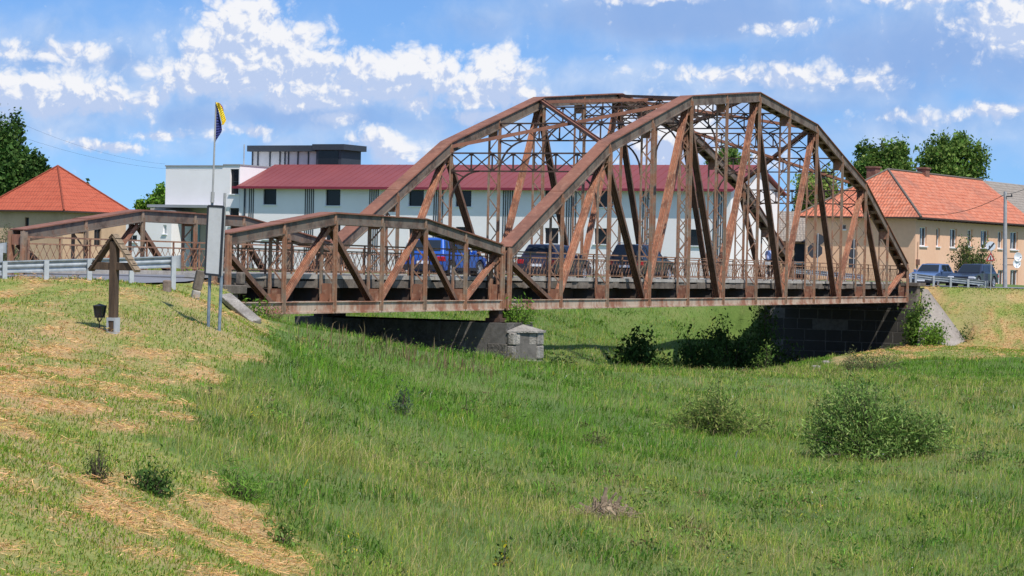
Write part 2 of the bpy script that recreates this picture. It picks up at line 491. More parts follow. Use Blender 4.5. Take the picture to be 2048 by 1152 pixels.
CTRL += [(6, 150, -1.5), (14, 156, -1.3), (-30, 92, -1.0), (-17, 82, -1.0), (-25, 70, -1.0), (-40, 120, -1.1),
         (0, 168, -1.2), (30, 160, -1.3), (52, 155, -1.3), (-40, 200, -1.2), (0, 200, -1.2), (55, 200, -1.3), (-32, 60, -1.1), (-25, 42, -1.6), (-15, 30, -2.0),
         (-12, 15, -2.2), (0, 5, -2.9), (10, 15, -4.0), (22, 42, -4.4), (42, 60, -4.4), (42, 100, -4.6), (46, 129, -4.5), (46, 146, -1.5), (30, 20, -4.3),
         (-45, 30, -2.0), (60, 30, -4.4), (60, 90, -4.6), (62, 127, -4.5), (62, 146, -1.5),
         (-30, 105, -1.1), (-20, 100, -1.15), (-32, 130, -1.2), (-20, 128, -1.25), (-25, 145, -1.25), (-14, 148, -1.3), (0, 150, -1.3), (8, 150, -1.35), (-5, 158, -1.3), (-35, 165, -1.2), (-18, 170, -1.2), (16, 168, -1.3), (12, 160, -1.3), (-24, 84, -1.0), (-40, 90, -1.0)]
CTRL = np.array(CTRL)


def tps_fit(P, lam=0.15):
    n = len(P); d = np.linalg.norm(P[:, None, :2] - P[None, :, :2], axis=2)
    K = np.where(d > 0, d * d * np.log(d + 1e-9), 0) + lam * np.eye(n) * 10
    Q = np.hstack([np.ones((n, 1)), P[:, :2]])
    A = np.vstack([np.hstack([K, Q]), np.hstack([Q.T, np.zeros((3, 3))])])
    return np.linalg.solve(A, np.concatenate([P[:, 2], np.zeros(3)]))


TW = tps_fit(CTRL)
ROAD_L = [BW(-20.6, 3.85), (-13.4, 68.2, 0), (-16.4, 67.2, 0), (-20.5, 67.0, 0), (-26, 66.8, 0), (-45, 66, 0), (-120, 64, 0)]
ROAD_L = [(p[0], p[1], z, w) for p, z, w in zip(ROAD_L, (-0.80, -0.90, -1.0, -1.06, -1.08, -1.12, -1.4), (2.9, 4.6, 6.4, 7.2, 7.2, 7, 6))]
ROAD_R = [BW(60.6, 3.85), BW(66, 3.6), (30.5, 149.5, 0), (38, 150.5, 0), (50, 150.5, 0), (130, 150, 0)]
ROAD_R = [(p[0], p[1], z, w) for p, z, w in zip(ROAD_R, (-1.10, -1.15, -1.2, -1.22, -1.22, -1.22), (2.9, 3.8, 4.4, 4.4, 4.4, 4.4))]


def resample(pl, step=0.8):
    pl = np.array(pl, float)
    # catmull-rom through points
    out = []
    for i in range(len(pl) - 1):
        p0 = pl[max(i - 1, 0)]; p1 = pl[i]; p2 = pl[i + 1]; p3 = pl[min(i + 2, len(pl) - 1)]
        n = max(2, int(np.linalg.norm(p2[:2] - p1[:2]) / step))
        for k in range(n):
            t = k / n
            out.append(0.5 * ((2 * p1) + (-p0 + p2) * t + (2 * p0 - 5 * p1 + 4 * p2 - p3) * t * t + (-p0 + 3 * p1 - 3 * p2 + p3) * t ** 3))
    out.append(pl[-1])
    return np.array(out)


RL, RR = resample(ROAD_L), resample(ROAD_R)


def T(X, Y, bumps=True):
    X = np.atleast_1d(np.asarray(X, float)); Y = np.atleast_1d(np.asarray(Y, float))
    sh = X.shape; X = X.ravel(); Y = Y.ravel()
    out = np.empty(len(X))
    CH = 20000
    for i in range(0, len(X), CH):
        x = np.clip(X[i:i + CH], -48, 64); y = np.clip(Y[i:i + CH], 3, 205)
        d2 = (x[:, None] - CTRL[None, :, 0]) ** 2 + (y[:, None] - CTRL[None, :, 1]) ** 2
        k = 0.5 * d2 * np.log(d2 + 1e-9)
        out[i:i + CH] = k @ TW[:-3] + TW[-3] + TW[-2] * x + TW[-1] * y
    if bumps:
        out += 0.07 * vnoise(X, Y, 3, 1.4, 3) + 0.05 * vnoise(X, Y, 4, 3.5, 2)
    out = np.maximum(out, -7.0)
    cap = np.where(Y > 73, -1.0, 0.0); out = np.where(out > cap - .3, cap - .3 + .3 * np.tanh((out - cap + .3) / .3), out)
    uu = (X - BX) * BD[0] + (Y - BY) * BD[1]; tt = (X - BX) * BN[0] + (Y - BY) * BN[1]
    span = (uu > -21.4) & (uu < 61.3) & (tt > -6) & (tt < 13)
    # ground excavated in front of the right abutment wall (stream passage) and the slope cone
    zc = -4.75 - .24 * np.clip(tt, 0, 8)
    w1 = np.clip((uu - 44) / 9, 0, 1) * np.clip((60.9 - uu) / .3, 0, 1) * np.clip((tt + 2.2) / 1.4, 0, 1) * np.clip((12.5 - tt) / 3, 0, 1)
    out = np.where(out > zc, out * (1 - w1) + zc * w1, out)
    dc = np.hypot(X - 24.4, Y - 140.5)
    w2 = np.clip((4.7 - dc) / 1.0, 0, 1) * (Y < 140.8) * np.clip((27.5 - X) / .5, 0, 1)
    out = np.where(out > -4.4, out * (1 - w2) + (-4.4) * w2, out)
    far = np.clip((np.maximum(np.abs(X) - 50, Y - 175)) / 25, 0, 1)
    far = np.where((np.abs(X) > 50) & (Y < 130), 0, far)
    out = out * (1 - far) + (-1.25) * far
    for road in (RL, RR):
        for i in range(0, len(X), CH):
            x = X[i:i + CH]; y = Y[i:i + CH]
            d2 = (x[:, None] - road[None, :, 0]) ** 2 + (y[:, None] - road[None, :, 1]) ** 2
            j = np.argmin(d2, axis=1); d = np.sqrt(d2[np.arange(len(x)), j])
            w = np.clip((d - road[j, 3] - 0.4) / 1.5, 0, 1)
            w = w * w * (3 - 2 * w)
            w = np.where(span[i:i + CH], 1.0, w)
            # only flatten where the terrain is already near road level (not under the bridge ends)
            z = road[j, 2] - 0.05
            out[i:i + CH] = out[i:i + CH] * w + z * (1 - w)
    return out.reshape(sh)


def TZ(x, y):
    return float(T([x], [y])[0])


def ground_at(px, py, Y0=15, Y1=200, off=0.0):
    """world point where the sight line of a photo measurement meets the ground"""
    ys = np.arange(Y0, Y1, 0.25)
    p = at(px, py, 1.0)
    g = T(ys * p.x, ys)
    below = ys * p.z <= g + off
    i = int(np.argmax(below)) if below.any() else len(ys) - 1
    Y = ys[i]
    return Vector((p.x * Y, Y, float(g[i])))


# ------------------------------------------------------------------ mown / tall regions
EDGE_PX = [(548, 655), (545, 690), (480, 740), (400, 790), (335, 850), (330, 905), (430, 965), (520, 1000), (548, 1060), (640, 1152)]
EDGE_W = [ground_at(*e) for e in EDGE_PX]
EDGE_W = [(-6.9, 69.5)] + [(p.x, p.y) for p in EDGE_W] + [(EDGE_W[-1].x + 0.6, 14.0), (EDGE_W[-1].x + 1, 5.0)]
POLY_M = np.array(EDGE_W + [(-60, 5), (-60, 70)])
hump = [ground_at(1655, 735), ground_at(1720, 690), ground_at(1800, 690)]
POLY_R = np.array([(hump[0].x, hump[0].y), (hump[0].x + 6, hump[0].y + 1.5), (34, 114.5), (70, 113), (70, 147), (23.5, 146), (22.5, 137), (hump[1].x, hump[1].y + 3)])


def in_poly(P, x, y):
    ins = np.zeros(len(x), bool); n = len(P)
    for i in range(n):
        x1, y1 = P[i]; x2, y2 = P[(i + 1) % n]
        c = ((y1 > y) != (y2 > y)) & (x < (x2 - x1) * (y - y1) / (y2 - y1 + 1e-12) + x1)
        ins ^= c
    return ins


def mown(x, y):
    jx = x + 0.5 * vnoise(x, y, 21, 0.9, 3); jy = y + 0.8 * vnoise(x, y, 22, 1.1, 3)
    return in_poly(POLY_M, jx, jy) | in_poly(POLY_R, jx, jy)


def hay_amt(x, y):
    """0..1 how much dry cut hay lies on the mown ground: raked rows and scattered patches"""
    n = .65 * vnoise(x, y * 0.24, 31, 1.0, 4) + .8 * vnoise(x, y * .42, 32, 0.30, 3) + .35 * vnoise(x, y, 33, .13, 2)
    return np.clip((n + 0.08) / 0.75, 0, 1)


# ground sheet
def axis_pts(segs):
    out = []
    for a, b, st in segs: out += list(np.arange(a, b, st))
    return np.array(out)


gx = axis_pts([(-3000, -400, 650), (-400, -100, 60), (-100, -50, 6), (-50, -22, 1.0), (-22, 32, 0.4), (32, 64, 1.0), (64, 120, 7), (120, 400, 70), (400, 3001, 650)])
gy = axis_pts([(-300, 3, 60), (3, 14, 1.5), (14, 70, 0.35), (70, 150, 0.45), (150, 210, 1.5), (210, 420, 30), (420, 4001, 700)])
GXX, GYY = np.meshgrid(gx, gy, indexing='ij')
gz = T(GXX, GYY)
gv = np.stack([GXX.ravel(), GYY.ravel(), gz.ravel()], 1)
ni, nj = GXX.shape
ii, jj = np.meshgrid(np.arange(ni - 1), np.arange(nj - 1), indexing='ij')
a = (ii * nj + jj).ravel()
gf = np.stack([a, a + nj, a + nj + 1, a + 1], 1)
mw = mown(gv[:, 0], gv[:, 1]); hy = hay_amt(gv[:, 0], gv[:, 1])
gc = np.zeros((len(gv), 3)); gc[:, 0] = mw; gc[:, 1] = hy * mw
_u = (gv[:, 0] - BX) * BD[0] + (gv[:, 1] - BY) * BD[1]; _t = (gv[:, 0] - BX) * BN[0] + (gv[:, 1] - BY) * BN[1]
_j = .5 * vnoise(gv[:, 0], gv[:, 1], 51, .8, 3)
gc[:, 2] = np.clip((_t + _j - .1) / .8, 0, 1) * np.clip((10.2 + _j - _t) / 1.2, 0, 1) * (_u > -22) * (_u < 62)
gm, nt, bs = new_mat('meadow_soil')
at_n = nt.nodes.new('ShaderNodeAttribute'); at_n.attribute_name = 'Col'
sx = nt.nodes.new('ShaderNodeSeparateColor'); nt.links.new(at_n.outputs['Color'], sx.inputs[0])
co = objco(nt)
n1 = noise(nt, 0.35, 8, 0.65, co); n2 = noise(nt, 5.0, 6, 0.7, co); n3 = noise(nt, 16.0, 4, 0.7, co)
tall = ramp(nt, n1.outputs['Fac'], [(0.3, (0.07, 0.125, 0.018)), (0.5, (0.105, 0.16, 0.028)), (0.7, (0.16, 0.175, 0.05))])
mownc = ramp(nt, n2.outputs['Fac'], [(0.25, (0.09, 0.16, 0.022)), (0.5, (0.20, 0.23, 0.045)), (0.75, (0.36, 0.29, 0.095))])
hayc = ramp(nt, n3.outputs['Fac'], [(0.25, (0.27, 0.155, 0.06)), (0.5, (0.47, 0.285, 0.125)), (0.75, (0.62, 0.40, 0.19))])
mownc = mixc(nt, maprange(nt, noise(nt, .22, 5, .6, co).outputs['Fac'], .42, .62, 0, .7, True), mownc, (0.33, 0.245, 0.115))
c = mixc(nt, sx.outputs[0], tall, mownc)
c = mixc(nt, math_n(nt, 'MULTIPLY', sx.outputs[1], 0.85), c, hayc)
c = mixc(nt, sx.outputs[2], c, ramp(nt, n2.outputs['Fac'], [(0.3, (0.028, 0.022, 0.016)), (0.7, (0.06, 0.048, 0.034))]))  # bare dark soil under the deck, added to deepen the shade and cut bounce
nt.links.new(c, bs.inputs['Base Color']); bs.inputs['Roughness'].default_value = 0.95
bump(nt, bs, n2.outputs['Fac'], 0.7, 0.08)
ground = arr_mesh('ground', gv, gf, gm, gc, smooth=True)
tag(ground, kind='structure')


def road_mesh(name, pl, lift=0.0):
    mb = MB()
    prev = None
    for i, p in enumerate(pl):
        q0 = pl[max(i - 1, 0)]; q1 = pl[min(i + 1, len(pl) - 1)]
        d = np.array([q1[0] - q0[0], q1[1] - q0[1]]); d = d / np.linalg.norm(d)
        n = (-d[1], d[0]); w = p[3]
        cur = [(p[0] + n[0] * w * s, p[1] + n[1] * w * s, p[2] + 0.02 * (1 - abs(s)) + lift) for s in (-1, -0.5, 0, 0.5, 1)]
        if prev:
            for k in range(4): mb.face([prev[k], prev[k + 1], cur[k + 1], cur[k]])
        prev = cur
    o = mb.build(name, M['asphalt'])
    return tag(o, kind='structure')


road_mesh('road', RL)
road_mesh('road', RR)

# ------------------------------------------------------------------ bridge
T0, T1 = 0.0, 0.5          # near truss, outer to inner face
W_FAR = 7.235
DECK_Z = 1.10
SLAB_B = 0.80
NODE_H = {0: 2.37, 2: 6.86, 4: 9.52, 6: 10.44, 8: 9.52, 10: 6.86, 12: 2.37}


def zz(u, h): return h + GRADE * u


def make_truss(root, nodes_u, top_h, tbase, chord_d, deep=0.38, lace_pitch=0.52, top_gusset=0.85, dw=0.30):
    """one plane truss. nodes_u: panel points; top_h: {index: height} for the chord corners"""
    n = len(nodes_u) - 1
    keys = sorted(top_h)
    ht = []
    for i in range(n + 1):
        for a, b in zip(keys, keys[1:]):
            if a <= i <= b:
                f = (nodes_u[i] - nodes_u[a]) / (nodes_u[b] - nodes_u[a])
                ht.append(top_h[a] + (top_h[b] - top_h[a]) * f); break
    t0, t1 = tbase, tbase + 0.5
    P = lambda u, t, h: Vector((u, t, zz(u, h)))
    # chord (polyline prism)
    top = [(nodes_u[k], ht[k]) for k in keys]
    low = []
    for i, (u, h) in enumerate(top):
        ang = []
        if i: ang.append(math.atan2(h - top[i - 1][1], u - top[i - 1][0]))
        if i < len(top) - 1: ang.append(math.atan2(top[i + 1][1] - h, top[i + 1][0] - u))
        m = sum(ang) / len(ang); k = chord_d / math.cos((max(ang) - min(ang)) / 2)
        low.append((u + math.sin(m) * k, h - math.cos(m) * k))
    low[0] = (nodes_u[0], ht[0] - chord_d / math.cos(math.atan2(top[1][1] - top[0][1], top[1][0] - top[0][0])))
    low[-1] = (nodes_u[n], low[0][1])
    mb = MB(); cp = MB()
    for i in range(len(top) - 1):
        q = [top[i], top[i + 1], low[i + 1], low[i]]
        for ta, tb in ((t0 + 0.02, t0 + 0.06), (t1 - 0.06, t1 - 0.02)):
            mb.hexa([P(q[3][0], ta, q[3][1]), P(q[2][0], ta, q[2][1]), P(q[2][0], tb, q[2][1]), P(q[3][0], tb, q[3][1]),
                     P(q[0][0], ta, q[0][1] - .02), P(q[1][0], ta, q[1][1] - .02), P(q[1][0], tb, q[1][1] - .02), P(q[0][0], tb, q[0][1] - .02)])
            # lower flange angle of each web
            fa, fb = (ta - 0.055, tb) if ta < t0 + 0.1 else (ta, tb + 0.055)
            mb.hexa([P(q[3][0], fa, q[3][1] - .012), P(q[2][0], fa, q[2][1] - .012), P(q[2][0], fb, q[2][1] - .012), P(q[3][0], fb, q[3][1] - .012),
                     P(q[3][0], fa, q[3][1] + .03), P(q[2][0], fa, q[2][1] + .03), P(q[2][0], fb, q[2][1] + .03), P(q[3][0], fb, q[3][1] + .03)])
        # batten plates underneath
        L = math.hypot(q[1][0] - q[0][0], q[1][1] - q[0][1]); m = max(2, int(L / 1.2))
        for k in range(m):
            f0, f1 = (k + .3) / m, (k + .62) / m
            a0 = (q[3][0] + (q[2][0] - q[3][0]) * f0, q[3][1] + (q[2][1] - q[3][1]) * f0 + .035)
            a1 = (q[3][0] + (q[2][0] - q[3][0]) * f1, q[3][1] + (q[2][1] - q[3][1]) * f1 + .035)
            mb.hexa([P(a0[0], t0 + .06, a0[1]), P(a1[0], t0 + .06, a1[1]), P(a1[0], t1 - .06, a1[1]), P(a0[0], t1 - .06, a0[1]),
                     P(a0[0], t0 + .06, a0[1] + .02), P(a1[0], t0 + .06, a1[1] + .02), P(a1[0], t1 - .06, a1[1] + .02), P(a0[0], t1 - .06, a0[1] + .02)])
        for (ta, tb, dz0, dz1) in ((t0 - 0.05, t1 + 0.05, -.02, 0.015),):
            cp.hexa([P(top[i][0], ta, top[i][1] + dz0), P(top[i + 1][0], ta, top[i + 1][1] + dz0), P(top[i + 1][0], tb, top[i + 1][1] + dz0), P(top[i][0], tb, top[i][1] + dz0),
                     P(top[i][0], ta, top[i][1] + dz1), P(top[i + 1][0], ta, top[i + 1][1] + dz1), P(top[i + 1][0], tb, top[i + 1][1] + dz1), P(top[i][0], tb, top[i][1] + dz1)])
    ch = mb.build('top_chord', M['grey_steel'], root)
    # doubled plate laps on the cover
    for i in range(len(top) - 1):
        f0, f1 = 0.0, 0.5
        if i % 2 == 0: f0, f1 = 0.5, 1.0
        a0 = [top[i][j] + (top[i + 1][j] - top[i][j]) * f0 for j in (0, 1)]; a1 = [top[i][j] + (top[i + 1][j] - top[i][j]) * f1 for j in (0, 1)]
        cp.hexa([P(a0[0], t0 - .03, a0[1] + .016), P(a1[0], t0 - .03, a1[1] + .016), P(a1[0], t1 + .03, a1[1] + .016), P(a0[0], t1 + .03, a0[1] + .016),
                 P(a0[0], t0 - .03, a0[1] + .032), P(a1[0], t0 - .03, a1[1] + .032), P(a1[0], t1 + .03, a1[1] + .032), P(a0[0], t1 + .03, a0[1] + .032)])
    cp.build('cover_plate', M['rust_plate'], ch)
    # bottom chord
    mb = MB()
    ua, ub = nodes_u[0] - .12, nodes_u[n] + .12
    bx = lambda a, b, c, d, e, f: mb.hexa([P(a, c, e), P(b, c, e), P(b, d, e), P(a, d, e), P(a, c, f), P(b, c, f), P(b, d, f), P(a, d, f)])
    bx(ua, ub, t0 + .03, t0 + .06, 0.03, deep)
    bx(ua, ub, t1 - .06, t1 - .03, 0.03, deep)
    bx(ua, ub, t0 - .03, t1 + .03, 0.0, 0.028)
    bx(ua, ub, t0 - .02, t0 + .03, deep - .03, deep - .003)
    bx(ua, ub, t0 - .02, t0 + .03, 0.03, 0.055)
    mb.build('bottom_chord', M['chalk_steel'], root)
    # posts
    for i in range(n + 1):
        u = nodes_u[i]; end = i in (0, n)
        hu = ht[i] - (0.03 if not end else 0.05)
        uw = 0.13 if not end else 0.30
        mb = MB()
        for ta, tb in ((t0 - .015, t0 + .045), (t1 - .045, t1 + .015)):
            mb.hexa([P(u - uw / 2, ta, -.01), P(u + uw / 2, ta, -.01), P(u + uw / 2, tb, -.01), P(u - uw / 2, tb, -.01),
                     P(u - uw / 2, ta, hu), P(u + uw / 2, ta, hu), P(u + uw / 2, tb, hu), P(u - uw / 2, tb, hu)])
        # outstanding angle leg, gives the second lit line beside every post
        mb.hexa([P(u - .012, t0 - .09, .05), P(u + .012, t0 - .09, .05), P(u + .012, t0 - .025, .05), P(u - .012, t0 - .025, .05),
                 P(u - .012, t0 - .09, hu - .2), P(u + .012, t0 - .09, hu - .2), P(u + .012, t0 - .025, hu - .2), P(u - .012, t0 - .025, hu - .2)])
        po = mb.build('end_post' if end else 'vertical_post', M['post_steel'], root)
        # rivet heads on the lower post
        # lacing
        z0, z1 = 1.0, hu - (top_gusset if not end else .5)
        if z1 - z0 > 0.5:
            mb = MB(); m = max(2, int(round((z1 - z0) / lace_pitch)))
            for k in range(m):
                za, zb = z0 + (z1 - z0) * k / m, z0 + (z1 - z0) * (k + 1) / m
                ta, tb = (t0 + .04, t1 - .04) if k % 2 == 0 else (t1 - .04, t0 + .04)
                mb.bar(P(u - .03, ta, za), P(u - .03, tb, zb), .05, .014, (0, 0, 1))
            mb.build('lacing', M['post_steel'], po)
        mb = MB()
        gb = 0.78 if i % 2 else 0.95
        pl = lambda za, zb, us, e=0.0: mb.hexa([P(u + us - .008, t0 + .07, za), P(u + us + .008, t0 + .07, za), P(u + us + .008, t1 - .07 + e, za), P(u + us - .008, t1 - .07 + e, za),
                                              P(u + us - .008, t0 + .07, zb), P(u + us + .008, t0 + .07, zb), P(u + us + .008, t1 - .07 + e, zb), P(u + us - .008, t1 - .07 + e, zb)])
        pl(0.06, gb, -.04)
        if z1 > 1.6:
            mb.build('gusset_plate', M['gusset'], po); mb = MB()
            pl(hu - top_gusset, hu - .1, -.045)
        if z1 > 1.6: mb.build('gusset_plate', M['gusset'], po); mb = MB()
        # in-plane gussets on the near face at bottom
        for tt in (t0 + .061, t1 - .075):
            w = .42 if i % 2 else .24
            if end: w = .3
            mb.hexa([P(u - w, tt, .06), P(u + w, tt, .06), P(u + w, tt + .012, .06), P(u - w, tt + .012, .06),
                     P(u - w * .6, tt, .62), P(u + w * .6, tt, .62), P(u + w * .6, tt + .012, .62), P(u - w * .6, tt + .012, .62)])
        mb.build('gusset_plate', M['gusset'], po)
    # diagonals
    for i in range(n):
        if i % 2 == 0: a, b = (nodes_u[i], ht[i] - .42), (nodes_u[i + 1], .12)
        else: a, b = (nodes_u[i], .12), (nodes_u[i + 1], ht[i + 1] - .42)
        ax = Vector((b[0] - a[0], 0, b[1] - a[1])).normalized()
        a = (a[0] + ax.x * .1, a[1] + ax.z * .1); b = (b[0] - ax.x * .1, b[1] - ax.z * .1)
        mb = MB(); tm = (t0 + t1) / 2; w = dw
        A = lambda dt: P(a[0], tm + dt, a[1]); B = lambda dt: P(b[0], tm + dt, b[1])
        mb.bar(A(0), B(0), w, .02, (0, 1, 0))
        for s in (-1, 1):
            mb.bar(A(s * (w / 2 - .012)), B(s * (w / 2 - .012)), .022, .15, (0, 1, 0))
            mb.bar(A(s * .035), B(s * .035), .016, .12, (0, 1, 0))
        mb.build('diagonal_brace', M['lit_brace'] if i % 2 else M['shaded_brace'], root)
    return ht


def make_railing(root, ua, ub, t, face=1):
    mb = MB()
    z = lambda u, h: zz(u, DECK_Z + .12 + h)
    L = ub - ua; n = int(round(L / 1.67))
    for k in range(n + 1):
        u = ua + L * k / n
        mb.hexa([(u - .025, t - .025, z(u, 0)), (u + .025, t - .025, z(u, 0)), (u + .025, t + .025, z(u, 0)), (u - .025, t + .025, z(u, 0)),
                 (u - .025, t - .025, z(u, .98)), (u + .025, t - .025, z(u, .98)), (u + .025, t + .025, z(u, .98)), (u - .025, t + .025, z(u, .98))])
    for (h, d, w) in ((.98, .05, .07), (.77, .045, .05), (.10, .04, .05)):
        mb.hexa([(ua, t - w / 2, z(ua, h - d / 2)), (ub, t - w / 2, z(ub, h - d / 2)), (ub, t + w / 2, z(ub, h - d / 2)), (ua, t + w / 2, z(ua, h - d / 2)),
                 (ua, t - w / 2, z(ua, h + d / 2)), (ub, t - w / 2, z(ub, h + d / 2)), (ub, t + w / 2, z(ub, h + d / 2)), (ua, t + w / 2, z(ua, h + d / 2))])
    post = mb.build('railing', M['rail_steel'], root)
    mb = MB(); p = 0.36
    m = int(L / p)
    for k in range(-1, m + 1):
        for s in (1, -1):
            u0 = ua + k * p; u1 = u0 + p * 1.35
            if s < 0: u0, u1 = u1, u0
            h0, h1 = .12, .76
            c0, c1 = u0, u1
            if min(c0, c1) < ua - .02 or max(c0, c1) > ub + .02: continue
            mb.bar((c0, t + s * .008, z(c0, h0)), (c1, t + s * .008, z(c1, h1)), .019, .010, (0, 0, 1))
    mb.build('lattice_panel', M['rail_steel'], post)


def deck(root, ua, ub, nodes):
    P = lambda u, t, h: (u, t, zz(u, h))
    def slab(mb, u0, u1, ta, tb, h0, h1):
        mb.hexa([P(u0, ta, h0), P(u1, ta, h0), P(u1, tb, h0), P(u0, tb, h0), P(u0, ta, h1), P(u1, ta, h1), P(u1, tb, h1), P(u0, tb, h1)])
    mb = MB(); slab(mb, ua, ub, .95, W_FAR - .45, SLAB_B, DECK_Z - .03)
    # broken edge beam: short lengths with uneven faces and bites
    r = random.Random(int(ub * 10))
    u = ua
    while u < ub - .02:
        l = min(r.uniform(.35, 1.3), ub - u)
        for ta, tb in ((.60 + r.uniform(0, .07), .95), (W_FAR - .45, W_FAR - .12)):
            slab(mb, u, u + l, ta, tb, SLAB_B + r.choice([0, 0, 0, .03]), DECK_Z - .02 - r.choice([0, 0, .02, .07]))
        u += l
    ds = mb.build('deck_slab', M['concrete'], root)
    mb = MB(); slab(mb, ua, ub, 1.45, W_FAR - .95, DECK_Z - .03 + .004, DECK_Z + .002)
    mb.build('road_surface', M['asphalt'], ds)
    mb = MB(); mk = MB(); u = ua
    while u < ub - .02:
        l = min(r.uniform(1.2, 2.6), ub - u)
        j = r.uniform(-.015, .01)
        slab(mb, u + .008, u + l - .008, .585 + r.uniform(0, .04), 1.45, DECK_Z - .015, DECK_Z + .12 + j)
        slab(mk, u + .008, u + l - .008, W_FAR - .95, W_FAR - .09, DECK_Z - .015, DECK_Z + .12 + j)
        u += l
    mb.build('kerb', M['kerb'], ds); mk.build('kerb', M['kerb'], ds)
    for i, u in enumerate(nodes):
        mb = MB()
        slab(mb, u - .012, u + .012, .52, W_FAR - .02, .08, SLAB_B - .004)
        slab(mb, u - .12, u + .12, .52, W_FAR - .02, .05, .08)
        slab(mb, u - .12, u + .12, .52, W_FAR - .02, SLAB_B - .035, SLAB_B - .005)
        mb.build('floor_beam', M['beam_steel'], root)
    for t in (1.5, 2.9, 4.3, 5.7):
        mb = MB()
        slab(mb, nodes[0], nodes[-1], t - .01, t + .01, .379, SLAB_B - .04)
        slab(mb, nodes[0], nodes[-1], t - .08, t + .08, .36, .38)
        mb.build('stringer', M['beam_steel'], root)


def sway_frame(root, u, h, far_in, arch=True):
    """lattice portal across the bridge between the trusses with curved knee brackets"""
    P = lambda t, q: Vector((u, t, zz(u, q)))
    ta, tb = .48, far_in + .02
    zt, zb = h - .12, h - .88
    mb = MB()
    for q in (zt, zb):
        mb.bar(P(ta, q), P(tb, q), .10, .065, (1, 0, 0))
    n = 7; w = (tb - ta) / n
    for k in range(n):
        a, b = ta + w * k, ta + w * (k + 1)
        mb.bar(P(a, zb), P(b, zt), .05, .045, (1, 0, 0))
        mb.bar(P(a, zt), P(b, zb), .05, .045, (1, 0, 0))
        if k: mb.bar(P(a, zb), P(a, zt), .07, .05, (1, 0, 0))
        if k:
            for q in (zt - .05, zb + .05):
                mb.box(u - .02, u + .02, a - .1, a + .1, zz(u, q) - .06, zz(u, q) + .06)
    if arch:
        rr = 1.35
        for s, t in ((1, ta), (-1, tb)):
            pts = []
            for k in range(9):
                an = math.pi / 2 * k / 8
                pts.append(P(t + s * (rr - rr * math.sin(an) + .03), zb - rr * 1.15 + rr * 1.15 * math.cos(an)) if False else
                           P(t + s * (.03 + rr * (1 - math.cos(an))), zb - rr * 1.1 * (1 - math.sin(an))))
            for p, q in zip(pts, pts[1:]): mb.bar(p, q, .10, .06, (1, 0, 0))
            mb.bar(P(t, zb), pts[5], .06, .05, (1, 0, 0))
    mb.build('sway_frame', M['dark_steel'], root)


broot = BW(0, 0, 0)
big = empty('truss_bridge', broot, B_ANG, 'long arched rusty riveted steel truss bridge span with overhead lattice bracing', 'bridge span', 'spans of the old truss bridge')
NU = [5.0 * i for i in range(13)]
H_ALL = make_truss(big, NU, NODE_H, 0.0, .44)
make_truss(big, NU, NODE_H, W_FAR, .44)
for i in range(2, 11):
    sway_frame(big, NU[i], H_ALL[i] - (.35 if i % 2 == 0 else .1), W_FAR)
# top lateral bracing: crossed members in the plane of the chords
for i in (2, 4, 6, 8):
    for (ta, tb) in ((.25, W_FAR + .25), (W_FAR + .25, .25)):
        mb = MB()
        a = Vector((NU[i], ta, zz(NU[i], H_ALL[i] - .1))); b = Vector((NU[i + 2], tb, zz(NU[i + 2], H_ALL[i + 2] - .1)))
        if ta > 1: a.z -= .13; b.z -= .13
        up_v = Vector((0, 0, 1)); sd = (b - a).cross(up_v)
        mb.bar(a, b, .20, .02, sd)
        for s in (-1, 1):
            o = sd.normalized() * (.1 * s)
            mb.bar(a + o, b + o, .02, .14, sd)
        mb.build('lateral_brace', M['rust_plate'], big)
deck(big, -.35, 60.4, NU)
make_railing(big, 0.1, 60.0, .66)
make_railing(big, 0.1, 60.0, W_FAR - .16)

S0, SP = -4.1156 * 5, .6642 * 5
PU = [S0 + SP * i for i in range(7)]
pony = empty('pony_truss_bridge', BW(0, 0, 0), B_ANG, 'short low rusty truss span left of the arched span, without overhead bracing', 'bridge span', 'spans of the old truss bridge')
PH = {0: 2.42, 2: 3.21, 4: 3.21, 6: 2.42}
make_truss(pony, PU, PH, 0.0, .36, lace_pitch=.42, top_gusset=.42, dw=.21)
make_truss(pony, PU, PH, W_FAR, .36, lace_pitch=.42, top_gusset=.42, dw=.21)
deck(pony, S0 - .1, -.40, PU)
make_railing(pony, S0, -.6, .66)
make_railing(pony, S0, -.6, W_FAR - .16)


